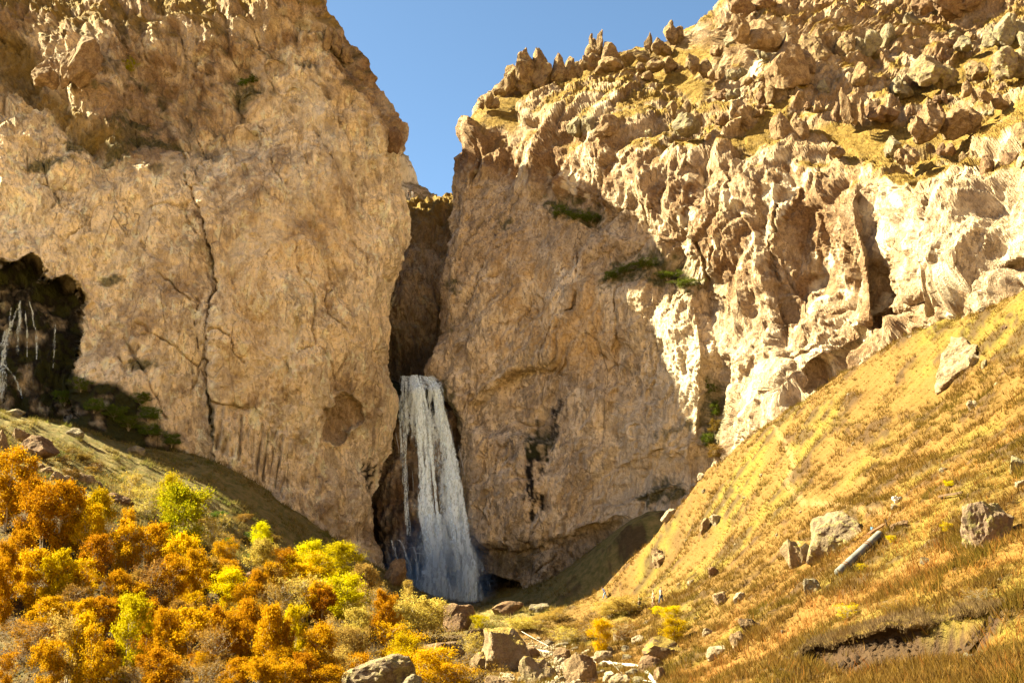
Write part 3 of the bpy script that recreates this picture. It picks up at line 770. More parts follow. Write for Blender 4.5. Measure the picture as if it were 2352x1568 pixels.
brown = np.maximum(brown, np.clip(0.35 + 0.45 * w2 + 0.4 * wb, 0, 0.8) * sstep(560, 250, QV - 0.12 * (QU - 1300)))
brown = np.maximum(brown, padr(conglo) * (0.75 + 0.3 * w2))
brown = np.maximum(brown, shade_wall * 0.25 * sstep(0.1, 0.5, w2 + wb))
brown = np.maximum(brown, pmask(QU, QV, [(2150, -150), (2740, -150), (2740, 20), (2352, 25), (2250, 60), (2160, 30)], 14, pw) * 0.9)
brown = np.maximum(brown, pmask(QU, QV, [(1780, 500), (1900, 540), (1960, 560), (1970, 640), (1850, 720), (1790, 640)], 25, pw + 20 * w2) * 0.6)
sunz = (1 - shade_wall) * sstep(180, 330, QV)
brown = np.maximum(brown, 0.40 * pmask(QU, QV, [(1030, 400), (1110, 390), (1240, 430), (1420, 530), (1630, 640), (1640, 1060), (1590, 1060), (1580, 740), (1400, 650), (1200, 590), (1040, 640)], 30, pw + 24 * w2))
wbig = fbm(RPf * np.array([0.06, 0.06, 0.035]), 5, 158)
brown = np.maximum(brown, sunz * np.clip(0.82 + 0.6 * wbig + 0.3 * w2, 0.45, 0.99) * (1 - 0.18 * pmask(QU, QV, [(1985, 330), (2352, 300), (2740, 300), (2740, 560), (2352, 620), (2100, 690), (1990, 640)], 40, pw)))
brown = np.maximum(brown, upper * np.clip(0.80 + 0.45 * w2, 0, 0.97))
pale = np.maximum(pale, pmask(QU, QV, [(1700, 170), (1720, 130), (1790, 95), (1790, 60), (1808, 70), (1806, 110), (1770, 140), (1725, 180)], 6, pw * 0.2) * 0.85)
pale = np.maximum(pale, pmask(QU, QV, [(1990, 330), (2352, 300), (2740, 300), (2740, 560), (2352, 600), (2100, 660), (2000, 640), (1960, 480)], 40, pw * 1.2) * np.clip(0.0 + 0.8 * w2 + 0.6 * wbig, 0, 0.45))
pale = np.maximum(pale, (1 - shade_wall) * sstep(0.72, 0.95, c3 * 0.6 + c2 * 0.5 + 0.2 * w2) * 0.6 * sstep(150, 300, QV))
pale = np.maximum(pale, pmask(QU, QV, [(1400, 960), (1600, 760), (1625, 900), (1600, 1090), (1440, 1250), (1330, 1150)], 60, pw) * 0.30)
ochre = np.maximum(ochre, pmask(QU, QV, [(1090, 560), (1400, 560), (1420, 820), (1250, 850), (1100, 800)], 60, pw) * np.clip(0.3 + 0.8 * w2, 0, 0.6))
for pl, amt, so in [([(1255, 465), (1310, 462), (1370, 485), (1395, 512), (1340, 505), (1270, 490)], 1.0, 9), ([(1370, 635), (1400, 600), (1460, 585), (1540, 600), (1612, 640), (1612, 665), (1540, 648), (1480, 640), (1420, 650), (1380, 680)], 1.0, 10),
                    ([(1450, 1130), (1490, 1105), (1600, 1085), (1600, 1115), (1540, 1140), (1470, 1160)], 1.0, 8), ([(1620, 880), (1645, 890), (1655, 1060), (1620, 1060), (1612, 960)], 0.9, 10), ([(1008, 640), (1040, 640), (1040, 660), (1010, 655)], 0.9, 8),
                    ([(1030, 715), (1055, 720), (1045, 760), (1030, 755)], 0.8, 8), ([(1490, 985), (1540, 960), (1600, 945), (1600, 960), (1530, 985), (1495, 1000)], 0.7, 7), ([(1012, 880), (1035, 900), (1055, 1000), (1040, 1000), (1020, 930)], 0.8, 7),
                    ([(1110, 1260), (1240, 1255), (1250, 1320), (1120, 1330)], 0.45, 14), ([(1210, 1010), (1250, 1000), (1260, 1060), (1215, 1060)], .7, 9), ([(1140, 500), (1165, 505), (1160, 520), (1145, 515)], 0.8, 6)]:
    moss = np.maximum(moss, amt * pmask(QU, QV, pl, so, pw * 0.6 + 14 * w3) * (0.55 + 0.45 * sstep(-0.4, 0.1, w3 + .5 * w2)))
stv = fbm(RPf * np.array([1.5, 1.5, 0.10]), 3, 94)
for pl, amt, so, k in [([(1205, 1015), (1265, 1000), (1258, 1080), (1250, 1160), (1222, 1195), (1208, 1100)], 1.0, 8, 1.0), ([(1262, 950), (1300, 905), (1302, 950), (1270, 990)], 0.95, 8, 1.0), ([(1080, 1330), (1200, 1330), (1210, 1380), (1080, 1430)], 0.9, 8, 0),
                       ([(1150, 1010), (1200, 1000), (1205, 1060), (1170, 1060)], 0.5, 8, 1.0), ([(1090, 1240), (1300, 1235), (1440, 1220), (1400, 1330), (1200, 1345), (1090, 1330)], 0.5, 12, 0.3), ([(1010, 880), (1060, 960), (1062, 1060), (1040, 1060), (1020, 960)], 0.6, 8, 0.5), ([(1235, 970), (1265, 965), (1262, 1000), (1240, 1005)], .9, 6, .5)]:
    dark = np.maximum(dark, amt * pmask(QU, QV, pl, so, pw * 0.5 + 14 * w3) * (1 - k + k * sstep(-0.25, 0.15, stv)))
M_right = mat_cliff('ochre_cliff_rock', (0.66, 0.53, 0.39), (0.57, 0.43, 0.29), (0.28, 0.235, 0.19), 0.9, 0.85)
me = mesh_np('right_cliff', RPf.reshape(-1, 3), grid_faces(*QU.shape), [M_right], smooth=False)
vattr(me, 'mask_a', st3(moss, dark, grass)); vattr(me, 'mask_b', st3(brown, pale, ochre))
tag(obj('right_cliff', me), kind='structure')
RPgrid, RUg, RVg, Rgrass, Rnz = RPf, QU, QV, grass, nz

# ---- ravine behind the fall (upper gully) and the wet wall under the lip
def sheet(name, us, vs, Yf, rough_, seed, mat, masks, wrap=True):
    U_, V_ = np.meshgrid(us, vs)
    P = at(U_, V_, Yf(U_, V_))
    n = blur(grid_normals(P), 2); n = -n if n[n.shape[0] // 2, n.shape[1] // 2, 1] > 0 else n
    d, c1, c2, c3 = rock_relief(P, np.full(U_.shape, rough_), seed)
    P = P + n * d[..., None]
    f = grid_normals(P); f = -f if f[f.shape[0] // 2, f.shape[1] // 2, 1] > 0 else f
    a, b = masks(U_, V_, P, blur(f, 2)[..., 2])
    me = mesh_np(name, P.reshape(-1, 3), grid_faces(*U_.shape), [mat], smooth=False); vattr(me, 'mask_a', a); vattr(me, 'mask_b', b)
    tag(obj(name, me), kind='structure'); return P, U_, V_
_GT = TPS(np.array([(860, 862), (1080, 862), (860, 700), (1080, 700), (900, 600), (1050, 600), (960, 520), (960, 465), (860, 452), (1080, 458), (960, 800)], float), [226, 228, 229, 230, 236, 234, 244, 256, 258, 256, 227], 200, 1e-3)
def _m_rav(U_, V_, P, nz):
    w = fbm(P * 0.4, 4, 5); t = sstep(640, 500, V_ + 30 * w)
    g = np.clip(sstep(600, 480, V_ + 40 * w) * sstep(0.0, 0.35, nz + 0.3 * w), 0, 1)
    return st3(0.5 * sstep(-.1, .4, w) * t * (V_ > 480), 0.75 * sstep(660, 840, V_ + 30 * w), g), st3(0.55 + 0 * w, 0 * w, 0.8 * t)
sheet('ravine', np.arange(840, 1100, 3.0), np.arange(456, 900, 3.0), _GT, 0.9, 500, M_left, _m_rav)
def _wallY(U_, V_):
    return 214 - 7 * sstep(880, 1380, V_) + 0.0003 * (U_ - 985) ** 2 - 3 * sstep(860, 900, V_)
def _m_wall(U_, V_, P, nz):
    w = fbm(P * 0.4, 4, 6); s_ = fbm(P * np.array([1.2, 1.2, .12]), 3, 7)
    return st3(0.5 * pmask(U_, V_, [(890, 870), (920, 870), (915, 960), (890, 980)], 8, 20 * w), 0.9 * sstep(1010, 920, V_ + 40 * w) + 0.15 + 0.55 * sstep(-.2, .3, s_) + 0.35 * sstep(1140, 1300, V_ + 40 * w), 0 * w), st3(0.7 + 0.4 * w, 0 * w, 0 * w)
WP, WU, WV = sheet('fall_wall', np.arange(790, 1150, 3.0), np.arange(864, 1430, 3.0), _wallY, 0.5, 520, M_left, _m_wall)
# back ridge seen through the notch
def _m_ridge(U_, V_, P, nz):
    w = fbm(P * 0.3, 4, 8)
    return st3(0 * w, 0 * w, sstep(.2, .5, nz + .3 * w) * 0.8), st3(0.55 * sstep(925, 960, U_) + .2 * w, 0.6 * sstep(965, 925, U_), 0 * w)
def ridge():
    us = np.arange(880, 1000, 2.5); t = np.linspace(0, 1, 60)
    top = np.interp(us, [880, 915, 925, 940, 955, 968, 985, 1000], [330, 368, 385, 405, 418, 440, 455, 462])
    V_ = top[None, :] + (475 - top[None, :]) * t[:, None]; U_ = np.repeat(us[None, :], 60, 0)
    Yv = 282 + 22 * (1 - t[:, None]) * (1 - 0 * U_) - 0.12 * (940 - U_)
    P = at(U_, V_, Yv); P = np.concatenate([P[:1] + np.array([2, 12, -1.0]) * np.linspace(1, 0.1, 6)[:, None, None], P], 0)
    n = grid_normals(P); n = -n if n[30, 20, 1] > 0 else n
    d, *_ = rock_relief(P, np.full(P.shape[:2], 1.0), 540); P = P + n * d[..., None] * 0.8
    U2 = np.pad(U_, ((6, 0), (0, 0)), mode='edge'); V2 = np.pad(V_, ((6, 0), (0, 0)), mode='edge')
    f = grid_normals(P); f = -f if f[30, 20, 1] > 0 else f
    a, b = _m_ridge(U2, V2, P, f[..., 2])
    me = mesh_np('far_ridge', P.reshape(-1, 3), grid_faces(*U2.shape), [M_right]); vattr(me, 'mask_a', a); vattr(me, 'mask_b', b)
    tag(obj('far_ridge', me), kind='structure')
ridge()

# ---- the rest of the valley: the slopes beside and behind the camera, out to the skyline
def mat_bounce():
    k = NT('valley_bounce_tone'); p = k.pos()
    c = k.mix(k.ramp(k.noise(p, 0.05, 7, 0.6), [(0.4, 0.0), (0.6, 1.0)]), (0.46, 0.35, 0.23), (0.36, 0.25, 0.12))  # unseen far ground made pale to bounce sunlight onto the shaded cliffs
    ds = k.node('ShaderNodeVectorMath', operation='LENGTH'); k.link(p, ds.inputs[0])
    c = k.mix(k.ramp(k.math('ADD', k.math('MULTIPLY', ds.outputs['Value'], 0.004), k.math('MULTIPLY', k.noise(p, 0.02, 4), 0.3)), [(0.55, 0.0), (0.75, 1.0)]), (0.165, 0.10, 0.022), c)
    k.color(k.mix(k.math('MULTIPLY', k.ramp(k.noise(p, 0.6, 6, 0.7), [(0.5, 0.0), (0.65, 1.0)]), 0.6), c, (0.16, 0.10, 0.035))); k.bump(k.noise(p, 1.5, 5, 0.7), 0.6, 0.4)
    return k.m
M_bounce = mat_bounce()
def valley():
    az = np.linspace(R(30.6), R(329.2), 150); r = np.concatenate([[0.0], np.exp(np.linspace(np.log(6.0), np.log(900.0), 90))])
    A, Rr = np.meshgrid(az, r); x = Rr * np.sin(A); y = Rr * np.cos(A)
    ze = ground_z(np.clip(x, -140, 140), np.clip(y, 5, 240))
    zo = -3.0 + 0.36 * np.maximum(-y - 30, 0) + 0.34 * np.maximum(x - 20, 0) * (y > -400) + 0.10 * np.maximum(-x - 60, 0)
    zo = zo + (6 * fbm(np.stack([x * 0.012, y * 0.012, 0 * x], -1), 4, 88) + 0.8 * fbm(np.stack([x * 0.1, y * 0.1, 0 * x], -1), 3, 89)) * sstep(5, 60, Rr)
    edge = np.minimum(A - az[0], az[-1] - A); w = sstep(0.75, 0.06, edge) * sstep(0, 10, y)
    z = ze * w + zo * (1 - w) - 0.06
    z = np.where(Rr < 9, np.minimum(z, -1.9), z)
    P = np.stack([x, y, z], -1)
    me = mesh_np('valley_slopes', P.reshape(-1, 3), grid_faces(*A.shape), [M_bounce])
    o = np.zeros((P.shape[0] * P.shape[1], 3)); o[:, 1] = 0.2
    vattr(me, 'mask_a', o); vattr(me, 'mask_b', o * 0)
    tag(obj('valley_slopes', me), kind='structure')
valley()
# ------------------------------------------------------------------ boulders and outcrops
import bmesh
_ico = {}
def ico(n):
    if n not in _ico:
        bm = bmesh.new(); bmesh.ops.create_icosphere(bm, subdivisions=n, radius=1.0)
        V = np.array([v.co[:] for v in bm.verts]); F = np.array([[v.index for v in f.verts] for f in bm.faces]); bm.free()
        _ico[n] = (V / np.linalg.norm(V, axis=1, keepdims=True), F)
    return _ico[n]

def lump(seed, sub=4, planes=11, rough=1.0, flat=0.0):
    """unit boulder: a ball cut by random planes, then weathered"""
    D, F = ico(sub); r = np.random.default_rng(seed)
    N = r.normal(size=(planes, 3)); N /= np.linalg.norm(N, axis=1, keepdims=True)
    H = r.uniform(0.62, 0.98, planes)
    if flat: N = np.concatenate([N, [[0.1, -0.1, 1.0]]]); H = np.concatenate([H, [flat]])
    c = D @ N.T
    rr = np.min(np.where(c > 0.05, H[None] / np.maximum(c, 0.05), 9), 1)
    rr = np.minimum(rr, 1.25)
    P = D * rr[:, None]
    f2 = scar(P * 1.7 + seed, seed, -1)[0]; f3 = scar(P * 4.2 + seed, seed + 1, 1)[0]
    P = P * (1 + rough * (0.08 * fbm(P * 1.5 + seed, 3, seed)[:, None] + 0.30 * f2[:, None] + 0.10 * f3[:, None] + 0.03 * fbm(P * 9, 2, seed + 3)[:, None]))
    return P, F

M_warm = mat_rock('warm_boulder', (0.155, 0.092, 0.049), (0.279, 0.187, 0.106), (0.081, 0.052, 0.030), 0.5)
M_brown = mat_rock('brown_boulder', (0.105, 0.058, 0.034), (0.198, 0.116, 0.066), (0.205, 0.165, 0.085), 0.25)
M_pale = mat_rock('pale_boulder', (0.285, 0.218, 0.142), (0.384, 0.312, 0.223), (0.155, 0.111, 0.066), 0.5)
M_grey = mat_rock('grey_boulder', (0.124, 0.095, 0.064), (0.217, 0.174, 0.121), (0.260, 0.220, 0.091), 0.5)
M_tan = mat_rock('tan_boulder', (0.206, 0.140, 0.084), (0.344, 0.251, 0.160), (0.103, 0.068, 0.042), 0.6)
M_lich = mat_rock('lichen_boulder', (0.129, 0.089, 0.059), (0.232, 0.170, 0.109), (0.284, 0.238, 0.092), 0.65)
M_pink = mat_rock('pink_boulder', (0.215, 0.140, 0.097), (0.172, 0.115, 0.080), (0.241, 0.204, 0.071), 0.75)
M_cap = mat_rock('turf_capped_rock', (0.186, 0.122, 0.072), (0.260, 0.184, 0.115), (0.248, 0.208, 0.097), 0.4, cap=0.9)
M_turfy = mat_rock('turf_mound', (0.124, 0.080, 0.042), (0.186, 0.122, 0.066), None, 0, cap=1.0)
_bn = [0]
def boulder(label, u, v, w, h, mat, group=None, name='boulder', Y=None, deep=0.8, tilt=0.0, seed=None, flat=0.0, sub=None, sink=0.22, cat='boulder', rough=1.0):
    _bn[0] += 1; seed = seed or 900 + _bn[0] * 7
    if Y is None:
        b = ground_hit(u, v + h * 0.42); Y = b[1]
    k = mpp(Y)
    P, F = lump(seed, sub or (5 if w > 100 else 4 if w > 18 else 3), flat=flat, rough=rough)
    P = P - (P.max(0) + P.min(0)) / 2; P = P / np.ptp(P, axis=0) * np.array([w * k, deep * (w + h) / 2 * k, h * k * (1 + sink)])
    c, s_ = math.cos(tilt), math.sin(tilt)
    P = np.stack([P[:, 0] * c - P[:, 2] * s_, P[:, 1], P[:, 0] * s_ + P[:, 2] * c], -1)
    ctr = at(u, v + h * sink * 0.5, Y)
    base = P[:, 2].min(); P[:, 2] -= base
    o = obj(name, mesh_np(name, P, F, [mat], smooth=False), loc=(ctr[0], ctr[1] + 0.1, ctr[2] + base - 0.06 * h * k))
    return tag(o, label, cat, group)

# hillside
boulder('huge hollow brown boulder high on the golden slope, its lower corner chalk white', 2194, 822, 150, 100, M_tan, tilt=0.55, seed=35, deep=0.9)
boulder('flat pale rock tucked against the hollow side of the huge hillside boulder', 2240, 822, 46, 26, M_pale)
boulder('thin grey slab below the huge hollow boulder on the slope', 2263, 833, 16, 22, M_grey, tilt=-0.5)
boulder('pink and yellow-lichened boulder at the right edge, split by dark cracks', 2262, 1199, 132, 122, M_pink, seed=77, deep=0.9, tilt=-0.2)
boulder('long lichen-crusted outcrop above the grey pipe, its larger rounded half', 1908, 1222, 134, 98, M_lich, seed=43, deep=1.0, tilt=0.25)
boulder('lower brown crumbling half of the outcrop above the grey pipe', 1838, 1262, 74, 76, M_cap, seed=52, deep=1.0, tilt=0.35)
boulder('small grey boulder just below the long outcrop, left of the pipe mouth', 1867, 1342, 44, 46, M_grey, tilt=0.5)
boulder('grey boulder cut by the right edge above the pink boulder', 2337, 1066, 46, 44, M_grey, tilt=0.7)
boulder('small pale rock at the right edge between two larger boulders', 2345, 1110, 24, 20, M_pale)
boulder('slanted brown rock beside the upper end of the grey pipe', 2064, 1206, 54, 20, M_brown, tilt=0.45)
boulder('grey stone half buried in grass right of the grey pipe', 2127, 1286, 26, 18, M_grey)
boulder('rounded grey stone lying in the eroded dirt bank', 2224, 1511, 30, 28, M_grey, flat=0.7)
boulder('brown clod of rock at the foot of the eroded bank', 2192, 1535, 26, 18, M_brown)
boulder('white stone standing alone on the open upper slope', 2236, 927, 27, 26, M_pale, tilt=0.4)
boulder('pale rock at the crest of the slope under the cliff', 2258, 710, 26, 16, M_pale)
boulder('small white rock on the crest left of the huge hollow boulder', 2090, 773, 18, 10, M_pale)
boulder('dark stone near the right end of the crest', 2310, 753, 18, 13, M_brown)
boulder('tan boulder with a grassy top where the crest meets the cliff foot', 1724, 985, 42, 34, M_cap, seed=61)
boulder('white-faced leaning block on the steep middle of the slope edge', 1537, 1178, 26, 36, M_pale, tilt=-0.6)
boulder('small pale block on the slope edge below the turf ledge of the cliff', 1611, 1092, 20, 18, M_pale)
boulder('brown two-part boulder in the grass below the slope edge, darker half', 1620, 1206, 26, 40, M_warm)
boulder('brown two-part boulder in the grass below the slope edge, paler half', 1646, 1192, 34, 28, M_pale)
boulder('layered outcrop poking from the slope edge above the hikers', 1517, 1274, 46, 44, M_warm, tilt=0.5, seed=83)
boulder('dark upright stone alone in the middle of the lower slope', 1638, 1313, 24, 28, M_brown)
boulder('thin white slab left of the dark upright stone', 1588, 1336, 22, 14, M_pale, tilt=0.6)
boulder('tan boulder right of the hikers with a flat shaded face', 1658, 1372, 34, 34, M_warm, tilt=0.6)
boulder('pale boulder next to the tan one right of the hikers', 1698, 1370, 28, 26, M_pale)
boulder('brown broken boulder low on the slope above the white egg-shaped boulder', 1724, 1430, 42, 46, M_brown, tilt=0.5)
boulder('tan slanting boulder between the white egg-shaped boulder and the broken one', 1698, 1466, 38, 40, M_warm, tilt=0.5)
boulder('large white egg-shaped boulder at the foot of the slope', 1650, 1492, 58, 34, M_pale, tilt=0.5, seed=91, rough=0.6)
boulder('white rock cluster piece above the white egg-shaped boulder', 1625, 1450, 26, 20, M_pale)
boulder('bright white slab at the foot of the slope, left of a pair', 1418, 1464, 24, 24, M_pale, tilt=0.8)
boulder('bright white slab at the foot of the slope, right of a pair', 1465, 1468, 32, 22, M_pale, tilt=0.6)
boulder('round brown mound of rock under dry turf beside the stream bed', 1522, 1488, 92, 62, M_turfy, seed=99)
for (u, v, w) in [(1711, 1142, 10), (1697, 1120, 8), (2167, 1078, 18), (1962, 1018, 12), (1786, 1228, 11), (2057, 1163, 22), (1485, 1428, 13), (1618, 1126, 14), (1665, 1160, 9), (1577, 1240, 10), (1750, 1090, 9), (2110, 980, 12),
                  (1950, 905, 9), (2290, 880, 12), (1840, 1175, 9), (1690, 1250, 9), (1600, 1420, 12), (1560, 1340, 9), (2050, 1400, 12), (1960, 1440, 11), (1800, 1450, 12), (2150, 1390, 13), (2300, 1330, 13)]:
    boulder('small pale stone scattered in the golden grass of the slope', u, v, w, w * 0.75, M_pale if w % 2 else M_grey, 'small stones in the golden grass', name='stone', cat='stone', sub=2)

# stream bed and the valley floor
boulder('big leaning brown boulder standing right of the bushes before the waterfall', 1046, 1416, 76, 78, M_brown, seed=111, tilt=-0.3)
boulder('wedge-shaped tan boulder among yellow shrubs below the leaning brown one', 1018, 1490, 92, 68, M_warm, seed=118, tilt=-0.5)
boulder('lichened rounded grey boulder at the bottom edge between the shrubs', 868, 1540, 168, 84, M_lich, seed=131, deep=0.8, Y=77.0)
boulder('small rounded rock nested against the front of the lichened grey boulder', 946, 1562, 48, 32, M_grey, Y=75.5)
boulder('dark mossy rock sunk between the wedge boulder and the stream', 1110, 1520, 72, 54, M_turfy)
boulder('massive tan boulder with a dark turf cap at the head of the white hose', 1164, 1492, 116, 108, M_cap, seed=141, deep=0.9, flat=0.75)
boulder('tan block with a tuft of grass on top at the bottom edge', 1236, 1536, 88, 66, M_cap, seed=152)
boulder('tall bright tan block the white hose passes behind', 1333, 1530, 76, 72, M_warm, seed=157, tilt=0.2)
boulder('low pale rock at the bottom edge left of the tufted block', 1165, 1556, 48, 26, M_pale)
boulder('brown angular rock under the turf mound', 1496, 1522, 58, 40, M_brown)
boulder('upright tan stone right of the angular rock by the hose end', 1516, 1546, 30, 34, M_warm)
boulder('brown shaded rock between the two boulders left of the stream', 1092, 1462, 44, 40, M_brown)
boulder('grey rock in the deep shade at the foot of the fall', 1240, 1395, 52, 22, M_grey)
boulder('orange-faced boulder with a grey side at the left foot of the waterfall', 905, 1312, 52, 74, M_warm, seed=171, tilt=-0.3)
boulder('dark rounded rock in the shade right of the waterfall foot', 1165, 1395, 74, 34, M_brown)
for (u, v, w, h) in [(1405, 1552, 42, 26), (1455, 1543, 40, 20), (1288, 1518, 26, 14), (1262, 1476, 26, 14), (1292, 1480, 30, 14), (1380, 1545, 26, 18), (1425, 1532, 26, 14), (1345, 1496, 22, 14), (1440, 1508, 24, 14), (1400, 1490, 20, 12),
                     (1470, 1560, 34, 16), (1375, 1500, 18, 10), (1320, 1488, 18, 10), (1440, 1488, 26, 16), (1290, 1560, 30, 18), (1200, 1560, 24, 16), (1430, 1562, 28, 16), (1355, 1562, 28, 16), (1310, 1468, 16, 9), (1240, 1466, 16, 10), (1500, 1500, 18, 12), (1385, 1525, 22, 14)]:
    boulder('pale angular rock lying loose in the dry stream bed by the hose', u, v, w, h, M_pale if (u // 5) % 3 else M_grey, 'loose rocks of the stream bed', name='stone', cat='stone', sub=3)
boulder('broad tan boulder at the bottom edge between the tufted block and the mossy rock', 1150, 1572, 74, 46, M_warm, seed=205)
boulder('squat brown boulder wedged under the massive turf-capped one', 1218, 1500, 46, 38, M_brown, seed=208)
boulder('tan angular boulder right of the tall bright block', 1388, 1508, 50, 32, M_tan, seed=211)
boulder('brown boulder behind the tall bright block beside the hose', 1290, 1500, 44, 30, M_warm, seed=214)
boulder('tan boulder at the bottom edge under the loop of the hose', 1425, 1562, 56, 34, M_tan, seed=217)
# left, among the trees
boulder('large brown block with a sunlit top on the left rock pile', 82, 1026, 98, 62, M_brown, seed=181, tilt=-0.3)
boulder('small rock crowning the left pile above the brown block', 48, 998, 40, 34, M_warm)
boulder('rock at the left edge beside the brown block', 6, 1012, 34, 60, M_warm)
for (u, v, w, h) in [(67, 1078, 34, 22), (107, 1082, 36, 26), (130, 1092, 40, 26), (153, 1100, 34, 22), (203, 1102, 42, 30), (185, 1096, 30, 28), (90, 1072, 26, 20), (160, 1084, 24, 16), (225, 1112, 26, 18), (60, 1060, 20, 14)]:
    boulder('brown angular rock in the sunlit pile above the gold birches', u, v, w, h, M_warm, 'rocks of the sunlit pile', name='boulder')
boulder('dark brown rock showing over the birches left of the green tree', 273, 1148, 66, 38, M_brown)
boulder('rounded brown boulder half hidden by the gold trees', 492, 1314, 82, 78, M_brown, seed=193)
boulder('brown boulder right of its larger rounded twin among the gold trees', 582, 1345, 48, 74, M_brown, seed=197)
boulder('bluish grey rock in the shaded turf under the mossy overhang', 312, 1033, 46, 24, M_grey)
boulder('grey rock on the shaded bank left of the bluish one', 172, 992, 44, 26, M_grey)
boulder('grey stone at the wet foot of the small left waterfall', 36, 948, 48, 22, M_grey)

# rock towers and blocks on the right skyline and upper slope
def cliffR_Y(u, v):
    return float(_RT(np.array([float(u)]), np.array([float(v)]))[0])
_on = [0]
def outcrop(label, lumps, mat, dy=2.0, name='rock_pinnacle', cat='rock outcrop', group=None, Y=None):
    """lumps: (u centre, v top, v bottom, width)"""
    _on[0] += 1; VV = []; FF = []; n = 0
    if Y is None:
        u0 = np.mean([l[0] for l in lumps]); v0 = max(l[2] for l in lumps); Y = cliffR_Y(u0, v0) - dy
    org = at(np.mean([l[0] for l in lumps]), max(l[2] for l in lumps), Y)
    for i, (u, vt, vb, w) in enumerate(lumps):
        P, F = lump(3000 + _on[0] * 31 + i * 5, 4 if w > 24 else 3, planes=10)
        P = P - (P.max(0) + P.min(0)) / 2; P /= np.ptp(P, axis=0)
        zz = P[:, 2] + 0.5
        P[:, :2] *= (1.1 - 0.42 * zz ** 1.6)[:, None]; P[:, 0] += 0.18 * zz * math.sin(_on[0] * 2.1 + i)                  # spires narrow upward
        k = mpp(Y); hgt = (vb - vt) * k * 1.12
        P = P * np.array([w * k * 1.1, w * k * 1.0, hgt]); P = P + at(u, (vt + vb) / 2 + (vb - vt) * 0.04, Y + (i % 3 - 1) * 0.8)
        VV.append(P); FF.append(F + n); n += len(P)
    V = np.concatenate(VV)
    d = scar(V * 0.8, 71, 1)[0] * 0.8 + scar(V * np.array([0.35, 0.35, 0.25]), 72, -1)[0] * 1.4
    V = V + d[:, None] * np.array([0.5, -0.3, 0.25])
    o = obj(name, mesh_np(name, V - org, np.concatenate(FF), [mat], smooth=False), loc=tuple(org))
    return tag(o, label, cat, group)

M_ridge = mat_rock('ridge_rock', (0.110, 0.066, 0.036), (0.219, 0.141, 0.078), (0.263, 0.209, 0.086), 0.4)
outcrop('small lone rock tower at the left end of the right skyline', [(1120, 207, 246, 22), (1135, 222, 250, 22), (1106, 228, 252, 16)], M_ridge)
outcrop('double-peaked rock tower first along the right skyline', [(1212, 108, 205, 46), (1246, 103, 190, 44), (1180, 140, 214, 50), (1152, 172, 222, 40), (1238, 150, 212, 54), (1200, 165, 222, 44)], M_ridge)
outcrop('broad knobbly rock mass right of the double-peaked tower', [(1282, 117, 200, 34), (1308, 124, 190, 42), (1275, 145, 210, 44), (1330, 135, 180, 24), (1345, 126, 160, 20)], M_ridge)
outcrop('finger-topped rock tower in the middle of the right skyline', [(1377, 62, 120, 18), (1357, 75, 130, 14), (1372, 84, 150, 50), (1402, 90, 150, 46), (1360, 110, 166, 40), (1390, 118, 166, 56)], M_ridge)
outcrop('low lumpy outcrop in the turf below the finger-topped tower', [(1405, 124, 170, 56), (1425, 138, 172, 30), (1380, 150, 175, 26)], M_ridge)
outcrop('blocky rock tower with two heads near the middle of the skyline turf', [(1541, 42, 100, 32), (1555, 58, 104, 28), (1488, 70, 124, 24), (1512, 84, 126, 34), (1530, 96, 128, 34)], M_ridge)
outcrop('line of dark lumps under the two-headed tower', [(1500, 132, 166, 40), (1535, 132, 168, 44), (1560, 142, 176, 30), (1475, 140, 164, 24)], M_ridge)
outcrop('brown rock jutting from the turf at the top of the notch slope', [(1595, 120, 170, 36), (1620, 130, 180, 34)], M_ridge)
outcrop('small brown rock sitting at the edge of the skyline turf', [(1487, 163, 190, 28), (1470, 170, 188, 18)], M_ridge)
outcrop('huge overhanging brown block with the white scar beside it', [(1800, 70, 210, 90), (1845, 90, 180, 60), (1750, 40, 120, 80), (1700, 30, 100, 50)], M_warm, dy=3)
outcrop('dark red-brown rock crown at the top of the frame', [(1710, -10, 40, 60), (1760, -20, 30, 60), (1820, 0, 40, 46)], M_brown)
outcrop('pointed brown rock in the upper turf', [(1935, 4, 34, 40), (1910, 14, 30, 20)], M_ridge)
outcrop('dark overhanging rock band at the top right corner', [(2170, -40, 40, 80), (2230, -40, 34, 90), (2310, -40, 30, 110), (2120, -10, 36, 50)], M_brown, dy=3)
outcrop('square grey-yellow boulder high on the right turf', [(2140, 125, 200, 90), (2180, 150, 205, 60), (2105, 140, 190, 40)], M_lich, dy=3)
outcrop('grey-green boulder at the right edge of the upper turf', [(2310, 105, 180, 76), (2350, 100, 180, 60)], M_lich, dy=3)
outcrop('tall grey rock stack in the top right corner', [(2310, 25, 110, 60), (2345, 40, 110, 50), (2280, 50, 110, 40)], M_grey, dy=3)
outcrop('upright grey rock standing on the upper turf between two boulders', [(2098, 24, 74, 40), (2085, 40, 76, 24)], M_grey, dy=2)
outcrop('large brown rock above the overhang with a dark hollow beside it', [(2140, 236, 322, 70), (2190, 245, 318, 64), (2220, 240, 310, 50), (2105, 262, 322, 34)], M_warm, dy=3)
outcrop('small tan block right of the square grey-yellow boulder', [(2222, 180, 225, 28), (2240, 196, 236, 26)], M_warm)
outcrop('pale-shouldered rock at the right edge over the dark hollow', [(2265, 196, 240, 40), (2300, 206, 250, 40)], M_warm)
outcrop('leaning tan flake left of the grassy shelf', [(1940, 195, 285, 24), (1955, 210, 290, 22), (1975, 220, 290, 18)], M_warm)
outcrop('round-topped lump below the leaning flakes of the upper slope', [(1975, 138, 200, 46), (1990, 160, 215, 40)], M_ridge)
outcrop('long dark slab outcrop left of the square grey-yellow boulder', [(2010, 60, 130, 44), (1985, 80, 135, 40), (2040, 50, 110, 36), (1960, 100, 140, 34)], M_grey)
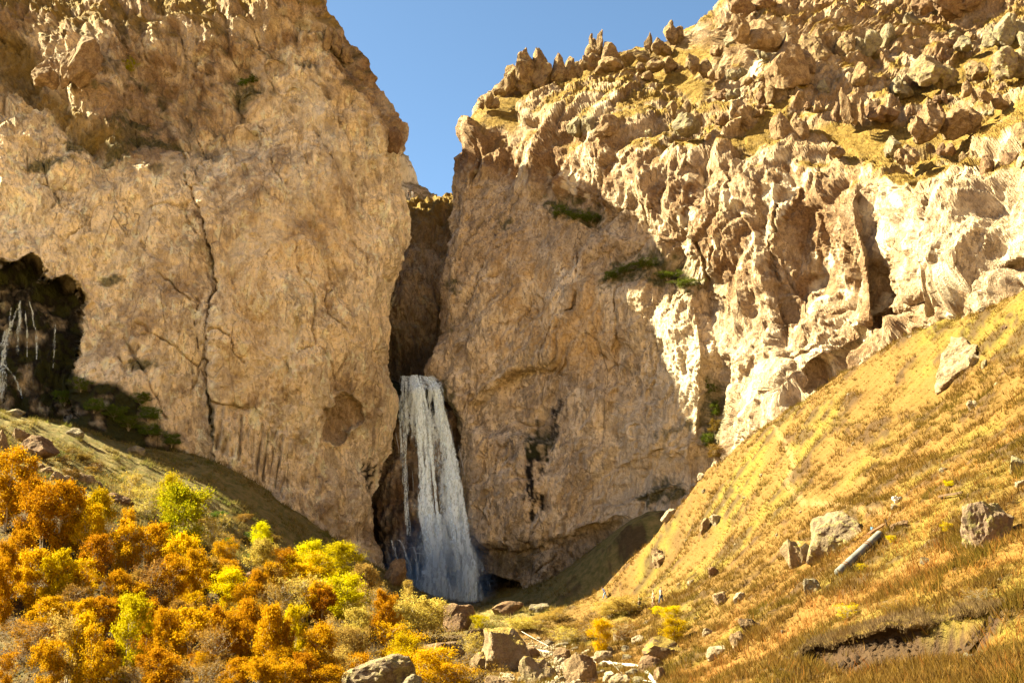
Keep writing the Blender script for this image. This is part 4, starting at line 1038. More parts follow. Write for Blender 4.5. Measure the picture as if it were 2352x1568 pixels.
outcrop('grey rock in the turf right of the long dark slab', [(2215, 80, 118, 36), (2200, 90, 120, 24)], M_grey)
outcrop('cluster of brown boulders on the left end of the middle turf', [(1575, 225, 265, 22), (1545, 230, 262, 28), (1600, 250, 290, 30)], M_ridge)
# crags all over the upper right slope
_r = np.random.default_rng(5)
_crag = []
_try = 0
while len(_crag) < 74 and _try < 6000:
    _try += 1
    u, v = _r.uniform(1320, 2380), _r.uniform(20, 420)
    top = np.interp(u, [1110, 1250, 1340, 1450, 1580, 1640, 1700], [225, 180, 140, 115, 95, 70, 10])
    if v < top + 40 or v > 290 + 0.09 * (u - 1300) or u < 1640 and v < 260: continue
    s0 = float(np.clip(_r.lognormal(3.15, 0.5), 11, 62))
    if any(abs(u - a) < 0.75 * (s0 + s1) and abs(v - b2) < 0.6 * (s0 + s1) for a, b2, s1 in _crag): continue
    if 1890 < u < 2080 and 270 < v < 335 or 2010 < u < 2300 and 275 < v < 320: continue
    _crag.append((u, v, s0))
_marks = [(1377, 150, 'below the finger-topped tower'), (1540, 110, 'near the two-headed tower'), (1780, 120, 'around the huge overhanging block'), (2140, 165, 'by the square grey-yellow boulder'), (2310, 140, 'by the grey-green boulder at the right edge'),
          (1980, 300, 'by the grassy shelf'), (2150, 290, 'by the large hollowed brown rock'), (1950, 230, 'beside the leaning tan flakes'), (2000, 90, 'around the long dark slab'), (1935, 20, 'by the pointed brown rock'), (1640, 290, 'over the sunny broken wall'), (1800, 300, 'under the huge overhanging block'), (2290, 60, 'by the tall grey stack')]
for n_, (u, v, s0) in enumerate(_crag):
    mk = min(_marks, key=lambda m: (m[0] - u) ** 2 + (m[1] - v) ** 2)[2]
    ci = n_ % 4
    outcrop(('large ' if s0 > 34 else 'small ' if s0 < 19 else '') + ['dark brown', 'tan', 'brown lichened', 'grey'][ci] + ' crag rising from turf ' + mk,
            [(u + _r.uniform(-.7, .7) * s0, v - s0 * _r.uniform(0.25, 1.0), v + s0 * 0.75, s0 * _r.uniform(0.7, 1.5)) for _ in range(_r.integers(2, 5))],
            [M_brown, M_warm, M_ridge, M_grey][ci], dy=0.4, name='crag', group='crags of the upper right slope')
def cliffL_Y(u, v):
    return float(_LT(np.array([float(u)]), np.array([float(v)]))[0])
outcrop('leaning dark pinnacle at the edge of the left cliff top', [(750, 58, 120, 22), (772, 66, 130, 34), (795, 100, 150, 30), (825, 138, 185, 30)], M_ridge, Y=205)
outcrop('rounded brown knob on the gorge edge of the left cliff', [(912, 284, 350, 34), (900, 300, 350, 34)], M_brown, Y=207)
outcrop('upright sunlit-tipped buttress at the upper left of the cliff', [(192, 72, 195, 62), (160, 110, 205, 50), (215, 90, 190, 40)], M_warm, Y=192)
outcrop('leaning rock rib left of the sunlit-tipped buttress', [(98, 135, 195, 46), (120, 150, 205, 40)], M_warm, Y=191)

# ------------------------------------------------------------------ trees and shrubs
def tube(path, rad, sides=5):
    path = np.asarray(path, float); n = len(path)
    t = np.gradient(path, axis=0); t /= np.maximum(np.linalg.norm(t, axis=1, keepdims=True), 1e-9)
    ref = np.where(np.abs(t[:, 2:3]) > 0.9, [[1.0, 0, 0]], [[0, 0, 1.0]])
    a = np.cross(t, ref); a /= np.maximum(np.linalg.norm(a, axis=1, keepdims=True), 1e-9); b = np.cross(t, a)
    th = np.arange(sides) * 2 * math.pi / sides
    V = path[:, None] + (np.cos(th)[None, :, None] * a[:, None] + np.sin(th)[None, :, None] * b[:, None]) * np.asarray(rad)[:, None, None]
    i = np.arange(n * sides).reshape(n, sides)
    F = np.stack([i[:-1], np.roll(i[:-1], -1, 1), np.roll(i[1:], -1, 1), i[1:]], -1).reshape(-1, 4)
    return V.reshape(-1, 3), F

class Acc:
    def __init__(s): s.V = []; s.F = []; s.n = 0
    def add(s, V, F): s.V.append(V); s.F.append(np.asarray(F) + s.n); s.n += len(V)
    def mesh(s, name, mats, smooth=True): return mesh_np(name, np.concatenate(s.V), np.concatenate(s.F), mats, smooth)

def leaf_quads(C, size, r, up=0.3):
    n = len(C)
    a = r.normal(size=(n, 3)); a /= np.linalg.norm(a, axis=1, keepdims=True)
    b = r.normal(size=(n, 3)); b[:, 2] += up; b -= a * (a * b).sum(1, keepdims=True); b /= np.maximum(np.linalg.norm(b, axis=1, keepdims=True), 1e-6)
    s = (size * r.uniform(0.6, 1.3, n))[:, None]
    V = np.stack([C - a * s, C + b * s * 0.62, C + a * s, C - b * s * 0.62], 1).reshape(-1, 3)
    return V, np.arange(4 * n).reshape(n, 4)

def tree_variant(kind, seed):
    """unit tree (height 1, crown width about 1): trunk with limbs, and a crown of separate leaves in uneven sprays"""
    r = np.random.default_rng(seed); T = Acc(); tips = []
    P_ = dict(birch=(3, 17, 0.10, 0.08, 215, 62, 0.0158), dense=(3, 18, 0.10, 0.06, 200, 58, 0.0165), bush=(9, 7, 0.02, 0.05, 150, 50, 0.0190), twig=(9, 9, 0.03, 0.05, 110, 30, 0.018), thin=(2, 16, 0.08, 0.15, 100, 40, 0.0165))[kind]
    stems, limbs, spread, low, clumps, per, lsz = P_
    wide = dict(birch=0.40, dense=0.48, bush=0.50, twig=0.48, thin=0.33)[kind]
    def env(z):                                                  # crown half width by height
        if kind in ('bush', 'twig'): return wide * math.sqrt(max(0.02, 1 - max(0, (z - 0.25) / 0.75) ** 2.2))
        z2 = (z - low) / (1 - low)
        if z2 <= 0: return 0.05
        return wide * (min(1, z2 / 0.30) ** 0.7) * (max(0.0, 1 - ((z2 - 0.30) / 0.74) ** 2 if z2 > 0.30 else 1) ** 0.75 + 0.02)
    for s_ in range(stems):
        a = r.uniform(0, 6.28); lean = r.uniform(0.3, 1.0) * (0.55 if kind in ('bush', 'twig') else 0.18) * (0 if s_ == 0 and stems < 5 else 1)
        hgt = r.uniform(0.78, 0.97) if s_ else 0.97
        if kind in ('bush', 'twig'): hgt = 0.95 - 0.6 * lean * r.uniform(0.5, 1)
        z = np.linspace(-0.03, hgt, 7); j = np.cumsum(r.normal(0, 0.012, (7, 2)), 0)
        path = np.stack([math.cos(a) * lean * np.maximum(z / hgt, 0) ** 1.4 + j[:, 0], math.sin(a) * lean * np.maximum(z / hgt, 0) ** 1.4 + j[:, 1], z], -1)
        r0 = (0.014 if kind in ('birch', 'thin', 'dense') else 0.008) * r.uniform(0.8, 1.2)
        T.add(*tube(path, np.linspace(r0, 0.002, 7), 5))
        for l in range(limbs):
            zl = r.uniform(max(low, 0.1), 0.93); f = zl / hgt
            if f > 1: continue
            k = min(int(f * 6), 5); q = path[k] + (path[k + 1] - path[k]) * (f * 6 - k)
            b = r.uniform(0, 6.28); L = env(zl) * r.uniform(0.5, 1.05); rise = r.uniform(0.25, 0.7) * L
            e = q + np.array([math.cos(b) * L, math.sin(b) * L, rise]); m = (q + e) / 2 + np.array([0, 0, -0.01]) + r.normal(0, 0.012, 3)
            T.add(*tube([q, m, e], [r0 * 0.45 * (1 - 0.6 * f) + 0.001, 0.0022, 0.0012], 3)); tips += [e, m * 0.4 + e * 0.6]
            for _ in range(2 if kind != 'twig' else 5):
                s0 = q + (e - q) * r.uniform(0.3, 0.9); d = r.normal(0, 1, 3); d[2] = abs(d[2]) * 0.8; d /= np.linalg.norm(d); ee = s0 + d * L * r.uniform(0.25, 0.55)
                T.add(*tube([s0, ee], [0.0018, 0.0009], 3)); tips.append(ee)
    tips = np.array(tips)
    tips = tips[tips[:, 2] < 1.02]
    C = tips[r.choice(len(tips), clumps, replace=len(tips) < clumps)]
    rad = r.uniform(0.024, 0.070, clumps) * (1.25 if kind in ('dense', 'bush') else 1)
    n = (per * r.uniform(0.35, 1.6, clumps)).astype(int)
    pts = np.concatenate([c + r.normal(0, 1, (k, 3)) * q * np.array([1, 1, 0.8]) for c, k, q in zip(C, n, rad)])
    extra = tips[r.integers(0, len(tips), int(clumps * per * 0.16))] + r.normal(0, 0.03, (int(clumps * per * 0.16), 3))
    pts = np.concatenate([pts, extra]); pts = pts[pts[:, 2] > 0.02]
    V, F = leaf_quads(pts, lsz, r)
    return T.mesh(kind + '_trunk', [M_bark]), mesh_np(kind + '_crown', V, F, [M_gold], smooth=False)

M_bark = mat_plain('pale_bark', (0.24, 0.19, 0.13), (0.42, 0.36, 0.28), sc=9)
M_gold = mat_leaf('gold_leaves', (0.345, 0.153, 0.008), (0.416, 0.226, 0.010), (0.464, 0.283, 0.021))
M_orange = mat_leaf('orange_leaves', (0.262, 0.102, 0.007), (0.345, 0.158, 0.009), (0.404, 0.215, 0.015))
M_yellow = mat_leaf('yellow_leaves', (0.392, 0.255, 0.008), (0.440, 0.316, 0.010), (0.451, 0.353, 0.028))
M_lime = mat_leaf('yellow_green_leaves', (0.324, 0.272, 0.010), (0.433, 0.357, 0.012), (0.487, 0.404, 0.027))
M_green = mat_leaf('green_leaves', (0.180, 0.206, 0.009), (0.307, 0.291, 0.011), (0.415, 0.366, 0.017))
M_tan = mat_leaf('tan_leaves', (0.265, 0.170, 0.038), (0.344, 0.238, 0.058), (0.396, 0.297, 0.077))
M_rust = mat_leaf('rust_leaves', (0.131, 0.071, 0.019), (0.224, 0.125, 0.028), (0.304, 0.193, 0.045))
M_under = mat_leaf('fallen_leaves', (0.072, 0.039, 0.012), (0.132, 0.071, 0.018), (0.204, 0.123, 0.024))
M_moss = mat_leaf('dark_green_leaves', (0.05, 0.075, 0.012), (0.08, 0.11, 0.015), (0.13, 0.15, 0.02), 0.3)
LM = dict(gold=M_gold, orange=M_orange, yellow=M_yellow, lime=M_lime, green=M_green, tan=M_tan, rust=M_rust, moss=M_moss, scrub=M_under)
VAR = {k: [tree_variant(k, 40 + i * 13 + len(k)) for i in range(n)] for k, n in (('birch', 4), ('thin', 2), ('dense', 3), ('bush', 3), ('twig', 2))}
_tn = [0]
def tree(label, u, vt, h, w, kind, col, name=None, group=None, P=None):
    _tn[0] += 1; i = _tn[0]
    b = ground_hit(u, vt + h) if P is None else P
    k = mpp(b[1])
    tm, cm = VAR[kind][i % len(VAR[kind])]
    top = at(u, vt, b[1])
    H = max(top[2] - b[2], 0.4)
    name = name or ('shrub' if kind in ('bush', 'twig') else 'birch_tree')
    root = obj(name, None, loc=(float(b[0]), float(b[1]), float(b[2]) - 0.05))
    wx = w * k / dict(birch=0.86, thin=0.72, dense=1.0, bush=1.06, twig=1.04)[kind]
    root.scale = (wx, wx, H); root.rotation_euler = (0, 0, (i * 2.39996) % 6.283)
    tag(root, label, 'shrub' if kind in ('bush', 'twig') else 'tree', group)
    obj('trunk' if kind not in ('bush', 'twig') else 'stem', tm, root)
    c = obj('crown', cm, root)
    c.material_slots[0].link = 'OBJECT'; c.material_slots[0].material = LM[col]
    return root

TREES = [
 # far row of the wood, left to right
 ('dark orange tree cut by the left edge above the wood', 8, 1028, 190, 120, 'birch', 'orange'),
 ('gold birch just right of the left edge, under the rock pile', 60, 1100, 150, 90, 'birch', 'gold'),
 ('gold birch with bare grey branches showing, second in the far row', 95, 1104, 170, 90, 'thin', 'orange'),
 ('broad gold birch in front of the brown rock pile', 132, 1106, 170, 100, 'birch', 'gold'),
 ('gold birch below the right end of the rock pile', 168, 1124, 150, 90, 'birch', 'gold'),
 ('bright gold birch left of the dark brown rock', 222, 1130, 150, 74, 'birch', 'yellow'),
 ('orange birch between the rock pile trees and the bright gold one', 198, 1160, 140, 70, 'birch', 'gold'),
 ('thin tan shrub standing up behind the dark brown rock', 293, 1082, 78, 58, 'twig', 'tan'),
 ('narrow gold sapling in front of the dark brown rock', 290, 1160, 90, 44, 'thin', 'gold'),
 ('yellow-topped tree behind the bright green tree', 390, 1094, 130, 70, 'dense', 'lime'),
 ('bright green rounded tree, the only large green crown in the wood', 414, 1122, 160, 136, 'dense', 'green'),
 ('tan shrub against the right flank of the green tree', 492, 1180, 90, 60, 'twig', 'tan'),
 ('small orange shrub in the shade right of the green tree', 513, 1236, 62, 52, 'bush', 'orange'),
 ('tan grass-like shrub left of the green tree top', 335, 1112, 80, 56, 'twig', 'tan'),
 # middle rows
 ('gold birch under the left side of the green tree', 346, 1203, 150, 92, 'birch', 'gold'),
 ('large gold birch right in front of the green tree', 413, 1228, 150, 90, 'birch', 'gold'),
 ('gold birch below the narrow sapling and dark brown rock', 283, 1194, 140, 84, 'birch', 'gold'),
 ('orange birch near the left edge in the middle of the wood', 40, 1222, 130, 84, 'birch', 'orange'),
 ('tall gold birch cut by the left edge in the middle of the wood', 4, 1246, 200, 66, 'birch', 'gold'),
 ('round-headed gold birch over dark undergrowth at left', 76, 1262, 150, 112, 'birch', 'gold'),
 ('gold birch right of the round-headed one over dark undergrowth', 130, 1264, 150, 92, 'birch', 'yellow'),
 ('slim gold birch beside a dark gap in the wood', 196, 1280, 130, 64, 'thin', 'gold'),
 ('orange birch behind the slim gold one', 216, 1228, 130, 80, 'birch', 'orange'),
 ('small gold birch above the yellow-green front tree', 263, 1310, 110, 64, 'birch', 'gold'),
 ('nearly bare brown tree with pale stems in the middle of the wood', 334, 1286, 140, 126, 'twig', 'rust'),
 ('orange-gold birch right of the nearly bare brown tree', 392, 1280, 150, 86, 'birch', 'gold'),
 ('orange birch behind the rounded brown boulder', 440, 1262, 150, 76, 'birch', 'orange'),
 ('bright yellow birch growing before the rounded brown boulder', 528, 1308, 110, 86, 'birch', 'yellow'),
 ('gold birch between the two brown boulders', 556, 1330, 110, 52, 'thin', 'gold'),
 ('brown leafless-looking shrub below the rounded boulder', 470, 1372, 90, 70, 'twig', 'rust'),
 ('small yellow-green tree at the foot of the shaded turf slope', 600, 1202, 78, 56, 'dense', 'lime'),
 ('tan-orange tree right below the small yellow-green one', 592, 1240, 116, 70, 'birch', 'tan'),
 ('yellow-gold tree left of the bright yellow dome', 652, 1262, 100, 66, 'dense', 'gold'),
 ('yellow-green tree behind the bright yellow dome', 712, 1246, 100, 96, 'dense', 'lime'),
 ('yellow-green tree nearest the waterfall in the far row', 782, 1250, 92, 92, 'dense', 'lime'),
 ('bright yellow dome-shaped tree in the middle of the far row', 717, 1270, 112, 110, 'dense', 'yellow'),
 ('olive rounded shrub below the yellow-green tree nearest the waterfall', 786, 1322, 110, 112, 'dense', 'lime'),
 ('brown-tan thicket below the bright yellow dome', 696, 1318, 110, 110, 'twig', 'tan'),
 ('tan-gold thicket between the olive shrub and the orange-faced boulder', 840, 1296, 120, 76, 'birch', 'tan'),
 ('pale tan shrub left of the upright orange tree', 850, 1340, 100, 66, 'twig', 'tan'),
 ('upright orange tree in front of the orange-faced boulder', 886, 1356, 130, 68, 'birch', 'gold'),
 ('small cone-shaped tan tree left of the waterfall foot', 936, 1330, 80, 42, 'thin', 'tan'),
 ('broad tan-gold thicket before the waterfall foot', 965, 1364, 100, 116, 'bush', 'tan'),
 ('low tan thicket between that broad one and the leaning brown boulder', 1006, 1384, 60, 60, 'bush', 'tan'),
 ('tan bush behind the orange tree', 915, 1376, 90, 70, 'bush', 'tan'),
 ('rust-coloured thicket left of the second brown boulder', 640, 1330, 110, 76, 'twig', 'rust'),
 ('orange tree above the rust-coloured thicket', 628, 1292, 110, 70, 'birch', 'orange'),
 # front rows
 ('tall yellow-green birch in the front row, standing apart', 288, 1366, 210, 84, 'birch', 'lime'),
 ('pale gold front birch with white stems, tallest of a group', 146, 1400, 200, 110, 'thin', 'tan'),
 ('gold front birch with white stems left of the yellow-green birch', 205, 1430, 180, 76, 'thin', 'gold'),
 ('gold front birch between two white-stemmed ones', 176, 1408, 190, 70, 'birch', 'gold'),
 ('spreading gold birch at the lower left over a dark hollow', 110, 1470, 140, 80, 'birch', 'gold'),
 ('small gold sapling at the lower left corner', 12, 1488, 120, 54, 'thin', 'gold'),
 ('deep orange birch right of the yellow-green birch', 334, 1382, 150, 66, 'birch', 'orange'),
 ('gold birch second to the right of the yellow-green birch', 378, 1398, 150, 76, 'birch', 'gold'),
 ('gold-orange birch in the centre of the lower wood', 430, 1396, 160, 106, 'birch', 'gold'),
 ('orange birch right of the centre of the lower wood', 508, 1392, 160, 94, 'birch', 'orange'),
 ('deep orange broad birch below the second brown boulder', 572, 1382, 170, 96, 'birch', 'orange'),
 ('bright orange-gold birch left of the slender yellow one', 608, 1390, 180, 84, 'birch', 'gold'),
 ('slender yellow birch standing in the middle of the lower wood', 677, 1390, 140, 60, 'birch', 'yellow'),
 ('orange birch in front of the slender yellow birch', 640, 1432, 140, 70, 'birch', 'orange'),
 ('broad gold birch right of the slender yellow one', 728, 1438, 150, 96, 'birch', 'gold'),
 ('tan twiggy shrub above the broad gold birch', 770, 1412, 100, 76, 'twig', 'tan'),
 ('gold-tan birch left of the upright orange tree foot', 818, 1396, 130, 66, 'birch', 'tan'),
 ('tan thicket in front of the lichened grey boulder top', 806, 1436, 100, 80, 'bush', 'tan'),
 ('gold-tan bush right below the upright orange tree', 906, 1430, 100, 92, 'bush', 'gold'),
 ('bright yellow bush left of the wedge-shaped boulder', 928, 1458, 110, 76, 'dense', 'yellow'),
 ('wide golden bush in front of the wedge-shaped boulder', 978, 1482, 100, 116, 'bush', 'gold'),
 ('low golden bush at the bottom edge right of the lichened boulder', 1042, 1520, 70, 92, 'bush', 'gold'),
 ('tan bush behind the lichened grey boulder', 762, 1478, 110, 110, 'bush', 'tan'),
 ('gold bush beside the top of the lichened grey boulder', 806, 1496, 80, 80, 'bush', 'gold'),
 ('brown twiggy tree in the lower wood below the gold-orange birch', 484, 1432, 150, 92, 'twig', 'rust'),
 ('orange-brown tree at the bottom edge right of the yellow-green birch', 366, 1488, 130, 110, 'birch', 'orange'),
 ('brown thicket at the bottom edge below the gold-orange birch', 450, 1510, 110, 96, 'twig', 'rust'),
 ('gold bush at the bottom edge right of the brown thicket', 534, 1510, 100, 76, 'birch', 'gold'),
 ('gold birch at the bottom edge below the deep orange broad birch', 592, 1508, 110, 80, 'birch', 'gold'),
 ('gold birch at the bottom edge under the orange birch', 648, 1514, 110, 90, 'birch', 'gold'),
 ('golden tree at the bottom edge left of the lichened boulder', 752, 1530, 90, 96, 'birch', 'gold'),
 ('deep orange tree at the bottom edge in the middle of the wood', 700, 1498, 110, 80, 'birch', 'orange'),
 ('rust-brown shrub at the bottom edge under the yellow-green birch', 310, 1520, 90, 80, 'twig', 'rust'),
 ('gold sapling at the bottom edge right of the white-stemmed birches', 250, 1500, 110, 60, 'thin', 'gold'),
 ('dark rust shrub in the hollow at the lower left', 60, 1420, 110, 100, 'twig', 'rust'),
 ('dark orange shrub in the hollow under the round-headed birch', 100, 1370, 100, 90, 'birch', 'orange'),
 ('rust shrub in the dark gap right of the round-headed birch', 230, 1370, 100, 80, 'birch', 'orange'),
 ('dark rust thicket in the middle of the left wood', 160, 1340, 90, 90, 'twig', 'rust'),
 # stream side and slope
 ('golden bush in the middle of the stream bank', 1381, 1424, 84, 56, 'dense', 'gold'),
 ('brown bush left of the golden stream-bank bush', 1346, 1424, 50, 50, 'twig', 'rust'),
 ('bright yellow bush with green leaves on the slope foot', 1550, 1420, 62, 64, 'dense', 'yellow'),
 ('small yellow bush below the standing hikers', 1540, 1388, 36, 48, 'bush', 'yellow'),
 ('small yellow bush right of the one below the standing hikers', 1512, 1390, 22, 30, 'bush', 'yellow'),
 ('low tan shrub right of the massive turf-capped boulder', 1200, 1414, 38, 64, 'bush', 'tan'),
 ('low tan shrub on the valley floor right of the dark rocks', 1242, 1406, 36, 56, 'bush', 'tan'),
 ('low tan shrub at the start of the slope edge', 1282, 1394, 34, 50, 'bush', 'tan'),
 ('wide tan thicket behind the hiker in green', 1446, 1364, 46, 96, 'bush', 'tan'),
 ('tan thicket below the hiker bending on the path', 1400, 1380, 40, 70, 'bush', 'tan'),
 ('brown scrub on the bank under the hiker in green', 1436, 1424, 50, 64, 'twig', 'rust'),
 ('tan scrub between the stream boulders and the golden bush', 1300, 1436, 44, 70, 'twig', 'tan'),
 ('low yellow shrub between the leaning boulder and the turf-capped boulder', 1100, 1410, 36, 34, 'bush', 'lime'),
 ('tan shrub in front of the leaning brown boulder', 1085, 1450, 60, 56, 'twig', 'tan'),
 ('dry brown shrub near the right edge of the lower slope', 2240, 1342, 56, 66, 'twig', 'rust'),
 ('dry brown shrub right of the pipe in the lower slope', 2050, 1368, 36, 60, 'twig', 'rust'),
 ('yellow-leaved low bush below the pipe mouth', 1945, 1382, 40, 62, 'twig', 'yellow'),
 ('yellow flowering plant left of the pink boulder', 2176, 1196, 28, 26, 'bush', 'yellow'),
 ('yellow flowering plant right of the upper end of the pipe', 2050, 1226, 26, 20, 'bush', 'yellow'),
 ('yellow flowering plant below the middle of the pipe', 1980, 1292, 18, 20, 'bush', 'yellow'),
 ('yellow flowering plant high on the right of the slope', 2182, 1104, 16, 26, 'bush', 'yellow'),
]
_r = np.random.default_rng(21)
for _k in range(34):
    u = _r.uniform(-20, 740); v = _r.uniform(1250 + 0.06 * u, 1500)
    TREES.append(('orange-brown undergrowth shrub filling a gap between the gold birches', u, v, _r.uniform(70, 105), _r.uniform(60, 100), ['birch', 'birch', 'bush'][_k % 3], ['orange', 'gold', 'rust', 'gold', 'orange'][_k % 5]))
for t in TREES: tree(*t, group='trees and shrubs of the autumn wood' if t[1] < 1070 else 'shrubs on the bank and slope')

def grid_pick(G, u, v):
    Uq, Vq = px_of(G); d = (Uq - u) ** 2 + (Vq - v) ** 2
    d = np.where(G[..., 1] < 245, d, 1e9)
    i = np.argsort(d.ravel())[:6]; c = G.reshape(-1, 3)[i]
    return c[np.argmin(c[:, 1])]
def cliff_shrub(label, G, u, v, h, w, col='moss'):
    p = grid_pick(G, u, v); t = px_of(p)
    tree(label, u, t[1] - h, h, w, 'bush', col, group='bushes rooted on the cliffs', P=p + np.array([0, -0.3, -0.3]))
cliff_shrub('round green bush clinging alone to the upper left cliff', LPgrid, 300, 170, 32, 30, 'green')
cliff_shrub('dark green bush on the turf ledge below the upper left gully', LPgrid, 560, 196, 16, 34)
cliff_shrub('flat green mat right of the ledge bush on the left cliff', LPgrid, 585, 192, 14, 34)
for (u, v, w) in [(220, 940, 50), (260, 960, 60), (300, 985, 60), (340, 960, 50), (350, 1000, 56), (150, 930, 44), (190, 900, 40), (395, 1020, 50), (330, 930, 40)]:
    cliff_shrub('hanging green growth on the wet rock under the left overhang', LPgrid, u, v, 30, w, 'moss')
for (u, v, w) in [(1290, 492, 50), (1330, 500, 50), (1365, 510, 40)]:
    cliff_shrub('dark green growth in the upper diagonal crack of the right cliff', RPgrid, u, v, 16, w)
for (u, v, w) in [(1440, 625, 50), (1480, 615, 54), (1530, 640, 56), (1575, 655, 56), (1400, 640, 44)]:
    cliff_shrub('dark green growth along the shaded ledge of the right cliff', RPgrid, u, v, 18, w)
for (u, v, w) in [(1634, 910, 26), (1638, 950, 26), (1636, 990, 30), (1630, 1030, 36), (1640, 1050, 34)]:
    cliff_shrub('green and rust growth down the wet seam behind the slope edge', RPgrid, u, v, 34, w, 'moss' if u % 4 else 'scrub')

_r = np.random.default_rng(23)
for _k in range(26):
    u = _r.uniform(120, 760); v = 960 + (u - 120) * 0.46 + _r.uniform(25, 120)
    tree('low dry scrub bush on the shaded turf bank under the left cliff', u, v - 20, _r.uniform(16, 30), _r.uniform(24, 46), ['bush', 'twig'][_k % 2], ['scrub', 'rust', 'moss'][_k % 3], group='scrub on the shaded bank')
# ------------------------------------------------------------------ grass and undergrowth (uncountable)
def tufts(name, pts, hs, mat, blades, seed, wid=0.10, nor=None):
    r = np.random.default_rng(seed); n = len(pts); N = n * blades
    base = np.repeat(pts, blades, 0); h = np.repeat(hs, blades) * r.uniform(0.5, 1.2, N)
    a = r.uniform(0, 6.283, N); off = r.uniform(0, 0.5, N) * np.repeat(hs, blades)
    base = base + np.stack([np.cos(a) * off, np.sin(a) * off, np.full(N, -0.04)], -1)
    b = a + r.normal(0, 0.8, N); lean = r.uniform(0.1, 0.9, N) * h
    tip = base + np.stack([np.cos(b) * lean, np.sin(b) * lean, h * 0.9], -1)
    c = r.uniform(0, 6.283, N); w = (wid * r.uniform(0.5, 1.1, N) * np.repeat(hs, blades) * 0.55)[:, None]
    s_ = np.stack([np.cos(c), np.sin(c), 0 * c], -1)
    V = np.stack([base - s_ * w, base + s_ * w, tip], 1).reshape(-1, 3)
    me = mesh_np(name, V, np.arange(3 * N).reshape(N, 3), [mat], smooth=False)
    return tag(obj(name, me), kind='stuff')

def mat_grass(name, stops, green=(0.2, 0.2, 0.03), gamt=0.5):
    k = NT(name); g = k.node('ShaderNodeNewGeometry'); p = g.outputs['Position']
    c = k.ramp(g.outputs['Random Per Island'], stops)
    c = k.mix(k.math('MULTIPLY', k.ramp(k.noise(p, 0.16, 4, 0.6), [(0.48, 0.0), (0.62, 1.0)]), gamt), c, green)
    c = k.mix(k.math('MULTIPLY', k.ramp(k.noise(p, 0.5, 4, 0.65), [(0.5, 0.0), (0.66, 1.0)]), 0.6), c, (0.12, 0.06, 0.018))
    d = k.node('ShaderNodeBsdfDiffuse'); t = k.node('ShaderNodeBsdfTranslucent'); k.link(c, d.inputs[0]); k.link(c, t.inputs[0])
    m = k.node('ShaderNodeMixShader'); m.inputs[0].default_value = 0.4
    k.link(d.outputs[0], m.inputs[1]); k.link(t.outputs[0], m.inputs[2]); k.link(m.outputs[0], k.out.inputs[0]); return k.m
M_grass = mat_grass('golden_grass', [(0.0, (0.085, 0.045, 0.008)), (0.4, (0.121, 0.067, 0.013)), (0.8, (0.168, 0.103, 0.034)), (1.0, (0.068, 0.029, 0.008))], (0.085, 0.069, 0.011), 0.6)
M_dgrass = mat_grass('shaded_grass', [(0.0, (0.12, 0.11, 0.022)), (0.5, (0.19, 0.145, 0.05)), (1.0, (0.28, 0.20, 0.08))], (0.09, 0.12, 0.02), 0.6)
M_stalk2 = mat_grass('dry_grey_grass', [(0.0, (0.07, 0.042, 0.022)), (0.5, (0.14, 0.09, 0.048)), (1.0, (0.22, 0.15, 0.08))], (0.12, 0.08, 0.03), 0.3)
M_stalk = mat_grass('rusty_stalks', [(0.0, (0.18, 0.055, 0.016)), (0.5, (0.24, 0.10, 0.025)), (1.0, (0.30, 0.17, 0.05))], (0.25, 0.18, 0.03), 0.25)

vis = ((gN * -gP / np.linalg.norm(gP, axis=2, keepdims=True)).sum(2) > 0.02) & (gU > -400) & (gU < 2600) & (gV < 1640)
def pick(wt, n, seed):
    r = np.random.default_rng(seed); w = (wt * vis).ravel(); w = w / w.sum()
    i = r.choice(w.size, n, p=w); q = gP.reshape(-1, 3)[i]
    k = q[:, 1:2] * KP
    d = r.uniform(-1, 1, (n, 2)) * k * 2.0
    q = q + np.concatenate([d, 0 * k], 1)
    return q, i
hw = hill * (1 - np.clip(m_dirt_shade * 0.55 + m_path + (np.abs(gV - 1480) < 130) * bed * 0.9, 0, 1)) * (GY < 172)
q, i = pick(hw, 42000, 3)
hs = 0.34 * (0.55 + 0.9 * sstep(-0.4, 0.5, rough2.ravel()[i])) * (0.8 + 0.5 * (GY.ravel()[i] / 130))
tufts('grass', q, hs, M_grass, 8, 4)
_gr = (gN * -gP / np.linalg.norm(gP, axis=2, keepdims=True)).sum(2)
q, i = pick(hill * (_gr < 0.22) * (GY > 80) * (GY < 172), 5000, 19)
tufts('crest_grass', q, np.random.default_rng(20).uniform(0.3, 0.75, len(q)), M_grass, 7, 21)
q, i = pick(hill * (m_red + 0.15) * (GY < 90) * (1 - m_dirt_shade * 0.8), 3000, 5)
tufts('dry_weeds', q, np.full(len(q), 0.62), M_stalk, 4, 6, wid=0.06)
